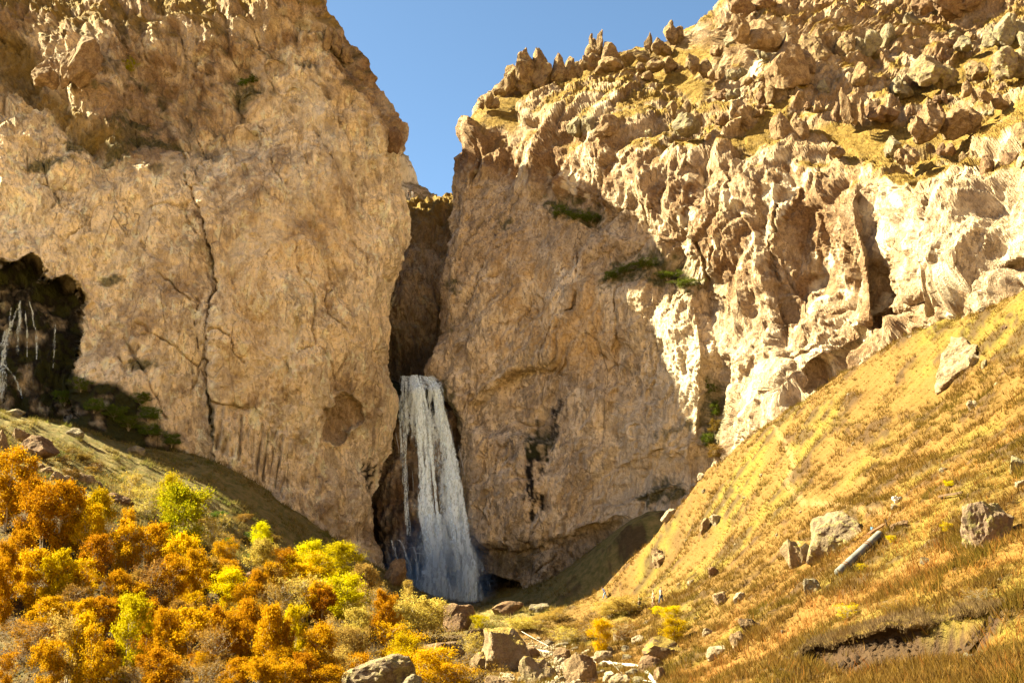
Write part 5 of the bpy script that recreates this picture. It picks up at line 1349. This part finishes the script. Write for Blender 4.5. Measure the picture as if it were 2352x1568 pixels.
# the eroded bank: turf lip overhanging a hollow of bare soil
def bank_strip():
    w = np.array([ground_hit(u, v - 3) for u, v in SCARP]); L = np.concatenate([[0], np.cumsum(np.linalg.norm(np.diff(w[:, :2], axis=0), axis=1))])
    n = 150; t = np.linspace(0, L[-1], n); x = np.interp(t, L, w[:, 0]); y = np.interp(t, L, w[:, 1])
    for _ in range(10): x[1:-1] = (x[:-2] + 2 * x[1:-1] + x[2:]) / 4; y[1:-1] = (y[:-2] + 2 * y[1:-1] + y[2:]) / 4
    nd = np.array([-0.80, -0.60]); wav = 0.55 * fbm(np.stack([t * 0.45, 0 * t, 0 * t], -1), 4, 801)
    z0 = np.array([float(_G(np.array([a - nd[0] * 0.7]), np.array([b2 - nd[1] * 0.7]))[0]) for a, b2 in zip(x, y)]) + np.interp(np.arange(n), np.arange(n), 0 * t)
    z0 = np.array([ground_at(a - nd[0] * 0.7, b2 - nd[1] * 0.7) for a, b2 in zip(x, y)])
    for _ in range(12): z0[1:-1] = (z0[:-2] + 2 * z0[1:-1] + z0[2:]) / 4
    tp = sstep(0, 0.22, t / L[-1]) * sstep(1, 0.80, t / L[-1])
    ctl = np.array([(-1.1, 0.0), (-0.5, -0.05), (-0.1, -0.10), (0.22, -0.22), (0.46, -0.34), (0.44, -0.46), (0.20, -0.52), (-0.06, -0.62), (-0.10, -0.85), (0.04, -1.08), (0.30, -1.32), (0.75, -1.55), (1.5, -2.05), (2.0, -2.6)])
    ks = np.linspace(0, len(ctl) - 1, 46); o = np.interp(ks, np.arange(len(ctl)), ctl[:, 0]); h = np.interp(ks, np.arange(len(ctl)), ctl[:, 1])
    s_ = (0.35 + 0.65 * tp)[:, None]
    off = o[None] * s_ + wav[:, None]; dz = h[None] * s_ - 0.25 * (1 - tp)[:, None]
    P = np.stack([x[:, None] + nd[0] * off, y[:, None] + nd[1] * off, z0[:, None] + dz], -1)
    soil = sstep(17, 21, np.arange(46))[None] * np.ones((n, 1))
    r1 = scar(P * 2.2, 811, 1)[0] * 0.20 + fbm(P * 2.0, 4, 812) * 0.13 + fbm(P * 7, 3, 813) * 0.03
    P = P + (r1 * (0.35 + 0.65 * soil))[..., None] * np.array([-0.6, -0.45, 0.45])
    me = mesh_np('eroded_bank', P.transpose(1, 0, 2).reshape(-1, 3), grid_faces(46, n), [M_ground])
    mk = soil.T.reshape(-1, 1); z_ = 0 * mk
    vattr(me, 'mask_a', np.concatenate([mk * 0.97 + 0.15 * (1 - mk), 0.5 + z_, z_], 1)); vattr(me, 'mask_b', np.concatenate([z_, z_, z_], 1))
    tag(obj('eroded_bank', me), kind='structure')
    return P
BP = bank_strip()
r_ = np.random.default_rng(73)
_j = r_.integers(0, 150, 1500); _k = r_.integers(2, 19, 1500)
tufts('overhanging_grass', BP[_j, _k] + r_.normal(0, 0.06, (1500, 3)), r_.uniform(0.10, 0.34, 1500), M_stalk2, 9, 8)
q, i = pick((1 - hill) * m_veg * (GY > 128) * (GY < 215) * (0.35 + sstep(-0.2, 0.3, rough2)), 15000, 9)
tufts('slope_grass', q, 0.55 * (0.6 + 0.8 * sstep(-.3, .4, rough2.ravel()[i])), M_dgrass, 7, 10)
r_ = np.random.default_rng(11)
gw = (np.clip(Rgrass - 0.35, 0, 1) * (RUg < 2420) * (RVg > -20)).ravel(); gw /= gw.sum()
q = RPgrid.reshape(-1, 3)[r_.choice(gw.size, 7000, p=gw)]
tufts('ledge_grass', q + r_.normal(0, 0.12, q.shape), r_.uniform(0.3, 0.75, len(q)), M_grass, 6, 12)
# leaf litter and low growth under the wood
q, i = pick((1 - hill) * (GY < 160) * (gU < 1160) * (0.3 + sstep(0.3, -0.5, rough1)), 42000, 13)
r_ = np.random.default_rng(14)
V, F = leaf_quads(q + np.stack([r_.normal(0, .3, len(q)), r_.normal(0, .3, len(q)), r_.uniform(0.05, 0.9, len(q)) ** 1.5], -1), 0.11, r_)
tag(obj('undergrowth', mesh_np('undergrowth', V, F, [M_under], smooth=False)), kind='stuff')
q, i = pick((1 - hill) * (GY < 170) * (gU < 1180), 9000, 15)
tufts('wood_grass', q, np.full(len(q), 0.5), M_stalk2, 6, 16)
# scree and gravel of the stream bed
q, i = pick(np.clip(bed, 0, 1) * (GY < 180), 2600, 17)
D_, F_ = ico(1)
r_ = np.random.default_rng(18); n = len(q)
S_ = (r_.uniform(0.08, 0.32, n) ** 1.3)[:, None, None] * r_.uniform(0.6, 1.3, (n, 1, 3)) * r_.uniform(0.7, 1.25, (n, len(D_), 1))
V = (q[:, None] + D_[None] * S_).reshape(-1, 3); F = (F_[None] + (np.arange(n) * len(D_))[:, None, None]).reshape(-1, 3)
tag(obj('gravel', mesh_np('gravel', V, F, [M_pale], smooth=False)), kind='stuff')

# clods under the eroded bank
r_ = np.random.default_rng(32)
q = BP[r_.integers(0, 150, 380), r_.integers(28, 45, 380)]; n = len(q)
S_ = (r_.uniform(0.05, 0.20, n) ** 1.1)[:, None, None] * r_.uniform(0.6, 1.3, (n, 1, 3)) * r_.uniform(0.7, 1.3, (n, len(D_), 1))
V = (q[:, None] + D_[None] * S_).reshape(-1, 3); F = (F_[None] + (np.arange(n) * len(D_))[:, None, None]).reshape(-1, 3)
M_clod = mat_rock('soil_clod', (0.03, 0.016, 0.008), (0.09, 0.05, 0.026))
tag(obj('soil_clods', mesh_np('soil_clods', V, F, [M_clod], smooth=False)), kind='stuff')
# ------------------------------------------------------------------ water
def mat_water(name, dens, thr):
    k = NT(name); p = k.pos()
    n = k.noise(k.scale(p, (3.0, 3.0, 0.7)), 1.0, 7, 0.70, 0.8)
    n2 = k.noise(k.scale(p, (1.5, 1.5, 0.10)), 1.0, 4, 0.6, 0.2)
    al = k.math('ADD', k.math('MULTIPLY', n, 0.5), k.math('MULTIPLY', n2, 0.5))
    al = k.math('SUBTRACT', al, k.math('MULTIPLY', k.math('SUBTRACT', 1.0, k.attr('body')[0]), 0.30))
    al = k.math('MULTIPLY', k.ramp(al, [(thr, 0.0), (thr + 0.12, 1.0)]), dens)
    d = k.node('ShaderNodeBsdfDiffuse'); d.inputs[0].default_value = (0.84, 0.93, 1.0, 1)
    t = k.node('ShaderNodeBsdfTranslucent'); t.inputs[0].default_value = (0.84, 0.93, 1.0, 1)
    m = k.node('ShaderNodeMixShader'); m.inputs[0].default_value = 0.35; k.link(d.outputs[0], m.inputs[1]); k.link(t.outputs[0], m.inputs[2])
    tr = k.node('ShaderNodeBsdfTransparent'); x = k.node('ShaderNodeMixShader')
    k.link(al, x.inputs[0]); k.link(tr.outputs[0], x.inputs[1]); k.link(m.outputs[0], x.inputs[2]); k.link(x.outputs[0], k.out.inputs[0])
    return k.m
M_w1 = mat_water('falling_water', 1.0, 0.385)
M_w3 = mat_water('veil_water', 0.55, 0.43)
M_w4 = mat_water('trickling_water', 0.42, 0.44)
M_w2 = mat_water('thin_water', 0.7, 0.46)

def strand(name, parent, pts, yf, mat, n_fil, seed, org, lean=1.0, fil=0.03, subs=1):
    """one fall of water: soft closed bodies, flattened and ragged, plus separate falling threads"""
    r = np.random.default_rng(seed); P = np.array(pts, float)                     # u, v, width
    N = 110
    L = np.concatenate([[0], np.cumsum(np.hypot(np.diff(P[:, 0]), np.diff(P[:, 1])))]); t = np.linspace(0, 1, N)
    u = np.interp(t * L[-1], L, P[:, 0]); v = np.interp(t * L[-1], L, P[:, 1]); w = np.interp(t * L[-1], L, P[:, 2])
    for _ in range(6): u[1:-1] = (u[:-2] + 2 * u[1:-1] + u[2:]) / 4; w[1:-1] = (w[:-2] + 2 * w[1:-1] + w[2:]) / 4
    C = at(u, v, yf(u, v)); k = mpp(C[:, 1])
    sides = 20; th = np.arange(sides) * 2 * math.pi / sides
    for s_ in range(subs):
        A = Acc(); ed = []
        a = ((s_ + 0.5) / subs - 0.5) * 0.72 + r.normal(0, 0.04) if subs > 1 else 0.0
        sw = (1.0 if subs == 1 else r.uniform(0.36, 0.62))
        wig = fbm(np.stack([t * 5 + seed, 0 * t + s_ * 7.3, 0 * t], -1), 3, seed + s_) * 0.16; wid = 1 + 0.5 * fbm(np.stack([t * 9 + seed, 0 * t + s_ * 3.1, 0 * t + 5], -1), 3, seed + 9 + s_)
        cx = C + np.stack([(a + wig) * w * k, -0.3 * (s_ % 3) + 0 * t, 0 * t], -1)
        hw = w * k / 2 * sw * np.clip(wid, 0.35, 1.7)
        jit = 1 + 0.35 * fbm(np.stack([np.cos(th)[None] * 2 + 0 * t[:, None], np.sin(th)[None] * 2 + 0 * t[:, None], t[:, None] * 24 + seed + s_ + 0 * th[None]], -1), 3, seed)
        V = cx[:, None] + np.stack([np.cos(th)[None] * hw[:, None] * jit, np.sin(th)[None] * hw[:, None] * 0.4 * jit, 0 * jit], -1)
        i = np.arange(N * sides).reshape(N, sides)
        A.add(V.reshape(-1, 3) - org, np.stack([i[:-1], np.roll(i[:-1], -1, 1), np.roll(i[1:], -1, 1), i[1:]], -1).reshape(-1, 4))
        me = A.mesh(name, [mat]); e = np.repeat((1 - np.abs(np.cos(th)) ** 3)[None], N, 0).reshape(-1, 1)
        vattr(me, 'body', np.repeat(e, 3, 1)); obj(name, me, parent)
    B = Acc()
    for j in range(n_fil):
        t0 = r.uniform(-0.1, 0.95); ln = r.uniform(0.03, 0.16); tt = np.clip(np.linspace(t0, t0 + ln, 6), 0, 1)
        if tt[-1] - tt[0] < 0.015: continue
        s_ = np.clip(r.normal(0, 0.33), -0.9, 0.9); dy = r.normal(0, 0.25)
        q = np.stack([np.interp(tt, t, C[:, a]) for a in range(3)], -1); ww = np.interp(tt, t, w * k)
        q[:, 0] += s_ * ww + np.cumsum(r.normal(0, 0.06, 6)); q[:, 1] += dy - 0.25 * np.abs(s_)
        B.add(*tube(q - org, fil * r.uniform(0.4, 1.3) * np.array([0.15, 0.7, 1, 0.9, 0.5, 0.1]), 3))
    if B.V: tag(obj('water_threads', B.mesh('water_threads', [M_thread]), parent), kind='stuff')
M_thread = mat_plain('white_water', (0.84, 0.93, 1.0), rough=0.5)
def wallf(off): return lambda u, v: _wallY(u, v) - 1.6 - off * np.clip((v - 864) / 500, 0, 1)
org = at(985, 1385, 203.0)
wf = tag(obj('waterfall', None, loc=tuple(org)), 'tall white waterfall dropping from the dark slot between the two cliffs', 'waterfall')
strand('water_curtain', wf, [(956, 862, 26), (961, 885, 30), (966, 930, 33), (973, 990, 34), (979, 1060, 34), (984, 1130, 38), (989, 1200, 46), (995, 1270, 60), (1002, 1330, 76), (1008, 1385, 90)], wallf(2.5), M_w1, 60, 1, org, subs=5)
strand('water_curtain', wf, [(980, 866, 20), (993, 880, 25), (1005, 920, 30), (1018, 980, 34), (1030, 1050, 38), (1040, 1120, 42), (1049, 1190, 46), (1059, 1270, 48), (1066, 1330, 48), (1074, 1388, 46)], wallf(4.0), M_w1, 60, 2, org, subs=5)
strand('water_curtain', wf, [(926, 864, 26), (927, 890, 34), (926, 930, 36), (925, 975, 34), (926, 1010, 26), (928, 1080, 16), (934, 1160, 14), (938, 1230, 20)], wallf(1.0), M_w2, 40, 3, org, subs=3)
strand('water_curtain', wf, [(958, 864, 84), (980, 920, 100), (1000, 1050, 104), (1015, 1200, 120), (1025, 1300, 140), (1030, 1388, 160)], wallf(1.2), M_w3, 20, 5, org, fil=0.02, subs=3)
strand('water_curtain', wf, [(1000, 1180, 50), (1020, 1260, 110), (1030, 1320, 130), (1035, 1390, 140)], wallf(2.0), M_w3, 60, 4, org, fil=0.025, subs=3)
for sd_, pts in enumerate([[(898, 1240, 5), (906, 1258, 6), (914, 1290, 8), (926, 1330, 12)], [(908, 1238, 4), (918, 1240, 6), (930, 1262, 8), (940, 1300, 10), (952, 1340, 14)], [(940, 1258, 4), (950, 1255, 5), (956, 1275, 8), (960, 1330, 14), (965, 1370, 18)],
                           [(955, 1268, 6), (968, 1272, 12), (976, 1310, 26), (984, 1370, 36)]]):
    strand('side_cascade', wf, pts, lambda u, v: _wallY(u, v) - 4.0, M_w2, 16, 20 + sd_, org, fil=0.03)

# small fall under the left overhang
def gY(G, off):
    Uq, Vq = px_of(G[::2, ::2]); Yq = G[::2, ::2, 1]
    def f(u, v):
        o = []
        for a, b in zip(np.atleast_1d(u), np.atleast_1d(v)):
            m = (np.abs(Uq - a) < 9) & (np.abs(Vq - b) < 9); o.append(Yq[m].min() - off if m.any() else 180.0)
        o = np.array(o); 
        for _ in range(4): o[1:-1] = (o[:-2] + o[1:-1] * 2 + o[2:]) / 4
        return o
    return f
_lf = gY(LPgrid, 0.35)
org2 = at(30, 905, 178.0)
wf2 = tag(obj('waterfall', None, loc=tuple(org2)), 'small thin waterfall branching down the dark mossy overhang at the left edge', 'waterfall')
for sd_, pts in enumerate([[(47, 690, 6), (45, 715, 14), (42, 742, 22), (40, 790, 16), (40, 815, 3)], [(44, 700, 6), (32, 730, 12), (20, 756, 18), (11, 790, 26), (7, 840, 30), (6, 900, 24), (6, 925, 4)], [(67, 690, 5), (74, 720, 9), (82, 755, 12), (84, 800, 9), (84, 825, 2)],
                           [(25, 706, 3), (23, 735, 8), (22, 770, 2)], [(0, 828, 7), (16, 846, 9), (34, 866, 10), (46, 892, 12), (50, 915, 3)], [(58, 715, 4), (62, 760, 8), (62, 820, 2)], [(128, 745, 3), (124, 790, 9), (122, 850, 2)]]):
    strand('water_trickle', wf2, pts, _lf, M_w4, 0, 40 + sd_, org2, fil=0.010)
# spray hanging at the foot of the fall
def spray():
    k = NT('spray_air'); k.n.remove(k.bsdf)
    tc = k.node('ShaderNodeTexCoord').outputs['Object']
    ln = k.node('ShaderNodeVectorMath', operation='LENGTH'); k.link(tc, ln.inputs[0])
    fall = k.ramp(ln.outputs['Value'], [(0.0, 1.0), (0.55, 0.35), (1.0, 0.0)])
    nz_ = k.ramp(k.noise(k.pos(), 0.35, 4, 0.6), [(0.3, 0.2), (0.7, 1.0)])
    v = k.node('ShaderNodeVolumePrincipled'); v.inputs['Color'].default_value = (0.93, 0.96, 1.0, 1)
    k.link(k.math('MULTIPLY', k.math('MULTIPLY', fall, nz_), 0.30), v.inputs['Density'])
    k.link(v.outputs[0], k.out.inputs['Volume'])
    D, F = ico(3)
    c = at(1005, 1335, 198.5)
    o = obj('spray', mesh_np('spray', D, F, [k.m]), loc=tuple(c), sc=(11.0, 6.5, 13))
    tag(o, kind='stuff')
spray()
# ------------------------------------------------------------------ pipes, hose, cables, litter
M_zinc = mat_plain('weathered_grey_pipe', (0.10, 0.096, 0.09), (0.19, 0.18, 0.165), rough=0.65, sc=1.2)
M_rustm = mat_plain('rusty_band', (0.09, 0.035, 0.015), (0.15, 0.075, 0.035), sc=6)
M_dark = mat_plain('pipe_inside', (0.03, 0.028, 0.025))
M_white = mat_plain('white_plastic', (0.50, 0.46, 0.40), (0.66, 0.63, 0.58), rough=0.5, sc=1.0)
M_cable = mat_plain('grey_cable', (0.40, 0.37, 0.33))
M_wood = mat_plain('weathered_wood', (0.055, 0.032, 0.018), (0.10, 0.06, 0.033), sc=5)
a = ground_hit(1926, 1326); A_ = at(1925, 1314, a[1]); b = ground_hit(2016, 1238); B_ = at(2020, 1226, b[1] - 0.5)
rp = 9.0 * mpp(a[1])
pipe = tag(obj('metal_pipe', None, loc=tuple(A_)), 'grey metal pipe with rusty bands lying down the golden slope, open end outward', 'pipe')
ax = B_ - A_
V, F = tube([ax * t for t in np.linspace(0, 1, 12)], np.full(12, rp), 28); obj('pipe_wall', mesh_np('pipe_wall', V, F, [M_zinc]), pipe)
V, F = tube([ax * t for t in np.linspace(0.001, 0.5, 3)], np.full(3, rp * 0.9), 28)
nb = len(V); ctr = np.array([ax * 0.5]); cap = np.array([[nb - 28 + i, nb - 28 + (i + 1) % 28, nb] for i in range(28)])
obj('pipe_bore', mesh_np('pipe_bore', np.concatenate([V, ctr]), [F[:, ::-1], cap], [M_dark]), pipe)
e = ax / np.linalg.norm(ax)
V, F = tube([ax * 0, ax * 0 - e * 0.012, ax * 0 - e * 0.012, ax * 0.001], [rp, rp * 0.995, rp * 0.9, rp * 0.9], 28); obj('pipe_rim', mesh_np('pipe_rim', V, F, [M_zinc]), pipe)
for t in (0.13, 0.17, 0.66, 0.70):
    V, F = tube([ax * (t - 0.008), ax * (t - 0.008), ax * (t + 0.008), ax * (t + 0.008)], [rp * 0.9, rp * 1.09, rp * 1.09, rp * 0.9], 28); obj('pipe_band', mesh_np('pipe_band', V, F, [M_rustm]), pipe)

def board(name, p, q, w, th, mat, label, cat):
    p, q = np.array(p), np.array(q); d = q - p; L = np.linalg.norm(d); d = d / L; s_ = np.cross(d, [0, 0, 1.0]); s_ /= np.linalg.norm(s_); n = np.cross(s_, d)
    c = [(-1, -1), (1, -1), (1, 1), (-1, 1)]; V = []
    for k2, t in enumerate((0, 0.3, 0.65, 1)):
        for x, y in c: V.append(d * L * t + s_ * x * w / 2 * (1 - 0.1 * (k2 % 2)) + n * (y * th / 2 + 0.02 * math.sin(k2 * 2)))
    F = [(0, 1, 2, 3), (15, 14, 13, 12)] + [(r * 4 + i, r * 4 + (i + 1) % 4, r * 4 + 4 + (i + 1) % 4, r * 4 + 4 + i) for r in range(3) for i in range(4)]
    me = mesh_np(name, np.array(V), np.array(F)[:, ::-1], [mat], smooth=False)
    return tag(obj(name, me, loc=tuple(p)), label, cat)
board('wooden_plank', A_ + ax * 0.82 + np.array([-0.25, -0.25, 0.35]), A_ + ax * 1.06 + np.array([0.1, -0.1, 0.42]), 0.22, 0.05, M_rustm, 'rusty brown plank lying across the upper end of the grey pipe', 'plank')
g = ground_hit(2040, 1214)
board('wooden_post', g + [0, 0, -0.2], g + np.array([-0.12, 0, 22 * mpp(g[1])]), 0.07, 0.07, M_wood, 'thin leaning stake standing above the grey pipe', 'post')
g = ground_hit(2158, 1150); g2 = ground_hit(2212, 1141)
board('wooden_pole', g + [0, 0, 0.15], g2 + [0, 0, 0.25], 0.12, 0.12, M_wood, 'dark fallen pole lying left of the pink boulder', 'pole')

def line3(name, pts, rad, mat, label, cat, lift=0.12, sides=8):
    q = []
    for u, v, dl in pts:
        h = ground_hit(u, v + 2); q.append(at(u, v, h[1] - dl))
    q = np.array(q); L = np.concatenate([[0], np.cumsum(np.linalg.norm(np.diff(q, axis=0), axis=1))]); t = np.linspace(0, L[-1], 40)
    q2 = np.stack([np.interp(t, L, q[:, i]) for i in range(3)], -1)
    for _ in range(2): q2[1:-1] = (q2[:-2] + 2 * q2[1:-1] + q2[2:]) / 4
    V, F = tube(q2 - q2[0], np.full(40, rad), sides)
    caps = [np.arange(sides)[None, ::-1], (np.arange(sides) + 39 * sides)[None]]
    return tag(obj(name, mesh_np(name, V, [F] + caps, [mat]), loc=tuple(q2[0])), label, cat)
line3('white_hose', [(1222, 1491, 0.3), (1260, 1497, 0.3), (1305, 1507, 0.3), (1353, 1515, 0.4), (1384, 1520, 0.5), (1415, 1525, 0.5), (1458, 1527, 0.4), (1482, 1539, 0.4), (1496, 1554, 0.4), (1512, 1580, 0.4)], 0.125, M_white,
      'thick white plastic water hose winding over the stream-bed rocks', 'hose')
line3('cable', [(1198, 1449, 1.0), (1228, 1466, 1.2), (1258, 1482, 1.2), (1284, 1493, 1.0), (1308, 1502, 0.5)], 0.03, M_cable, 'thin grey cable running from the turf-capped boulder down to the white hose', 'cable', sides=5)
line3('cable', [(1345, 1508, 0.5), (1375, 1508, 0.5), (1393, 1510, 0.5), (1406, 1522, 0.4), (1424, 1542, 0.4), (1448, 1556, 0.4), (1500, 1565, 0.4)], 0.03, M_cable, 'thin grey cable looping below the white hose over pale rocks', 'cable', sides=5)
line3('cable', [(1085, 1418, 1.5), (1106, 1430, 1.8), (1127, 1436, 1.5)], 0.035, M_dark, 'short dark cable between the leaning boulder and the turf-capped one', 'cable', sides=5)
line3('cable', [(1108, 1513, 3.5), (1130, 1518, 4.2), (1165, 1519, 4.6), (1198, 1516, 4.2)], 0.03, M_cable, 'pale wire strung across the face of the turf-capped boulder', 'cable', sides=5)

M_blue = mat_plain('blue_plastic', (0.10, 0.33, 0.58), (0.16, 0.42, 0.66), rough=0.5)
def bag(label, u, v, w, h, blue_only=False):
    g = ground_hit(u, v + h * 0.4); k2 = mpp(g[1]); root = tag(obj('plastic_bag', None, loc=tuple(g)), label, 'litter')
    for nm, m, dx, sc, sd_ in ([('white_film', M_white, -0.2, 0.8, 5), ('blue_film', M_blue, 0.28, 0.6, 9)] if not blue_only else [('blue_film', M_blue, 0, 0.9, 11), ('white_film', M_white, -0.15, 0.5, 12)]):
        D, F = ico(3); P = D * (1 + 0.5 * fbm(D * 1.8 + sd_, 3, sd_)[:, None]) * np.array([w, w * 0.6, h]) * k2 * 0.5 * sc
        P[:, 0] += dx * w * k2; P[:, 2] += h * k2 * 0.45
        obj(nm, mesh_np(nm, P, F, [m], smooth=False), root)
bag('crumpled white and blue plastic bag caught on the slope above the pipe', 2062, 1149, 20, 17)
bag('scrap of blue plastic beside the upper end of the pipe', 2004, 1218, 8, 13, True)

# ------------------------------------------------------------------ hikers
M_skin = mat_plain('skin', (0.42, 0.24, 0.16)); M_hair = mat_plain('dark_hair', (0.03, 0.02, 0.014)); M_shoe = mat_plain('dark_shoe', (0.05, 0.04, 0.035))
def skin_mesh(name, verts, edges, radii, mat, parent, root=0):
    me = bpy.data.meshes.new(name); me.from_pydata([tuple(v) for v in verts], edges, []); me.materials.append(mat)
    o = obj(name, me, parent)
    o.modifiers.new('skin', 'SKIN'); ss = o.modifiers.new('smooth', 'SUBSURF'); ss.levels = ss.render_levels = 1
    for i, r in enumerate(radii):
        sv = me.skin_vertices[0].data[i]; sv.radius = (r, r) if not isinstance(r, tuple) else r; sv.use_root = (i == root)
    for p in me.polygons: p.use_smooth = True
    return o
def person(label, P, face, top, legs, bend=0.0, stride=0.15, pack=None, hair=None, group='hikers'):
    """standing or walking figure about 1.72 m tall; local +x is the way it faces; bend tips the trunk forward"""
    root = tag(obj('person', None, loc=tuple(P), rot=(0, 0, face)), label, 'person', group)
    def T(x, y, z):                                              # tip everything above the hips
        if z > 0.95:
            d = z - 0.95; return (x + d * math.sin(bend), y, 0.95 + d * math.cos(bend) - x * math.sin(bend) * 0.2)
        return (x, y, z)
    pel = (0, 0, 0.95); ches = T(0.01, 0, 1.28); nk = T(0, 0, 1.47); jaw = T(0.02, 0, 1.55); hd = T(0.01, 0, 1.64); nose = T(0.105, 0, 1.61)
    V = [pel, ches, nk, jaw, hd, nose]; E = [(0, 1), (1, 2), (2, 3), (3, 4), (4, 5)]; Rr = [(0.15, 0.11), (0.16, 0.11), 0.055, 0.075, 0.095, 0.018]
    leg_pts = {}; arm_pts = {}
    for s_ in (-1, 1):
        f = stride * s_
        hip = (0.0, 0.095 * s_, 0.90); kn = (0.03 + f * 0.55, 0.10 * s_, 0.50); an = (f - 0.04 * (s_ < 0), 0.10 * s_, 0.09); toe = (f + 0.15, 0.11 * s_, 0.04)
        n = len(V); V += [hip, kn, an, toe]; E += [(0, n), (n, n + 1), (n + 1, n + 2), (n + 2, n + 3)]; Rr += [0.095, 0.062, 0.042, 0.035]; leg_pts[s_] = (hip, kn, an, toe)
        sh = T(0.0, 0.19 * s_, 1.41); el = T(-0.02 - f * 0.6, 0.245 * s_, 1.14); wr = T(0.10 - f * 1.0, 0.25 * s_, 0.955 if bend < 0.3 else 0.96); pm = T(0.13 - f * 1.0, 0.25 * s_, 0.952)
        n = len(V); V += [sh, el, wr, pm]; E += [(1, n), (n, n + 1), (n + 1, n + 2), (n + 2, n + 3)]; Rr += [0.058, 0.042, 0.030, 0.032]; arm_pts[s_] = (sh, el, wr)
        for q in range(5):                                       # four fingers and a thumb
            n2 = len(V); L = (0.075, 0.085, 0.08, 0.065, 0.05)[q]; y = (q - 1.5) * 0.018
            if q == 4: a1 = (pm[0] + 0.01, pm[1] - 0.035 * s_, pm[2]); b1 = (pm[0] + 0.035, pm[1] - 0.055 * s_, pm[2] - 0.03)
            else: a1 = (pm[0] + 0.02, pm[1] + y, pm[2] - L * 0.5); b1 = (pm[0] + 0.015, pm[1] + y, pm[2] - L)
            V += [a1, b1]; E += [(n + 3, n2), (n2, n2 + 1)]; Rr += [0.009, 0.008]
    skin_mesh('body', V, E, Rr, M_skin, root)
    tv = [T(0, 0, 0.93), ches, T(0, 0, 1.42)]; te = [(0, 1), (1, 2)]; tr_ = [(0.165, 0.125), (0.178, 0.13), (0.10, 0.09)]
    for s_ in (-1, 1):
        n = len(tv); sh, el, wr = arm_pts[s_]; m = tuple(sh[i] + (el[i] - sh[i]) * 0.85 for i in range(3)); tv += [sh, m]; te += [(1, n), (n, n + 1)]; tr_ += [0.075, 0.060]
    skin_mesh('shirt', tv, te, tr_, top, root)
    lv = [(0, 0, 0.97)]; le = []; lr = [(0.16, 0.125)]
    for s_ in (-1, 1):
        n = len(lv); hip, kn, an, toe = leg_pts[s_]; lv += [hip, kn, (an[0], an[1], an[2] + 0.03)]; le += [(0, n), (n, n + 1), (n + 1, n + 2)]; lr += [0.112, 0.078, 0.062]
        skin_mesh('shoe', [(an[0] - 0.06, an[1], 0.04), (an[0] + 0.05, an[1], 0.05), toe], [(0, 1), (1, 2)], [0.045, 0.055, 0.04], M_shoe, root)
    skin_mesh('trousers', lv, le, lr, legs, root)
    skin_mesh('hair', [T(-0.045, 0, 1.62), T(-0.02, 0, 1.695), T(0.05, 0, 1.715)], [(0, 1), (1, 2)], [0.075, 0.085, 0.05], hair or M_hair, root)
    ey = []
    if pack: skin_mesh('backpack', [T(-0.20, 0, 1.08), T(-0.22, 0, 1.24), T(-0.19, 0, 1.38)], [(0, 1), (1, 2)], [(0.13, 0.09), (0.15, 0.11), (0.10, 0.08)], pack, root)
    D, F = ico(1)
    VV = np.concatenate([D * 0.013 + np.array(T(0.098, y, 1.645)) for y in (-0.033, 0.033)] + [D * np.array([0.008, 0.026, 0.007]) + np.array(T(0.092, 0, 1.575))]); FF = np.concatenate([F, F + len(D), F + 2 * len(D)])
    obj('face_features', mesh_np('face_features', VV, FF, [M_hair]), root)
    return root
C_ = lambda n, c: mat_plain(n, c)
T_blue = C_('blue_shirt', (0.10, 0.14, 0.30)); T_navy = C_('navy_jeans', (0.05, 0.07, 0.13)); T_tan = C_('tan_shirt', (0.40, 0.26, 0.17)); T_grey = C_('grey_shirt', (0.42, 0.38, 0.35)); T_gren = C_('olive_shirt', (0.16, 0.17, 0.07))
T_whit = C_('white_shirt', (0.7, 0.66, 0.62)); T_dk = C_('dark_cloth', (0.06, 0.05, 0.05)); T_red = C_('red_cloth', (0.35, 0.08, 0.04)); T_lb = C_('light_blue_trousers', (0.20, 0.28, 0.42))
def stand(label, u, v, Y=None, **kw):
    g = ground_hit(u, v) if Y is None else at(u, v, Y)
    return person(label, g, **kw)
stand('person in a blue shirt bending forward on the path at the slope edge', 1390, 1379, face=math.pi * 0.9, top=T_blue, legs=T_lb, bend=0.6, stride=0.25)
stand('person in a tan top walking behind the yellow bush', 1501, 1394, face=math.pi * 1.0, top=T_tan, legs=T_tan, stride=0.12)
stand('person in a grey shirt and dark jeans, rightmost on the path', 1519, 1389, face=math.pi * 0.8, top=T_grey, legs=T_navy, stride=0.2)
stand('person in an olive shirt lowest on the path, half hidden by scrub', 1469, 1404, face=math.pi * 0.9, top=T_gren, legs=T_dk, stride=0.1, pack=T_gren)
# walkers on the saddle above the fall
_rv = [o for o in COL.objects if o.name == 'ravine'][0]
_vv = np.zeros(len(_rv.data.vertices) * 3, np.float32); _rv.data.vertices.foreach_get('co', _vv); _vv = _vv.reshape(-1, 3)
def saddle(u):
    a, b = px_of(_vv); m = np.abs(a - u) < 5; c = _vv[m]; bb = b[m]
    return c[np.argmin(bb)].astype(float)
p1 = saddle(944); p2 = saddle(955)
person('person in white standing on the sunny saddle above the waterfall', p1 + np.array([0, -0.4, -0.1]), face=-1.2, top=T_whit, legs=T_whit, stride=0.05, group='walkers on the saddle')
person('person in dark clothes on the sunny saddle beside the one in white', p1 + np.array([-1.0, -0.5, -0.2]), face=-1.0, top=T_dk, legs=T_dk, stride=0.05, group='walkers on the saddle')
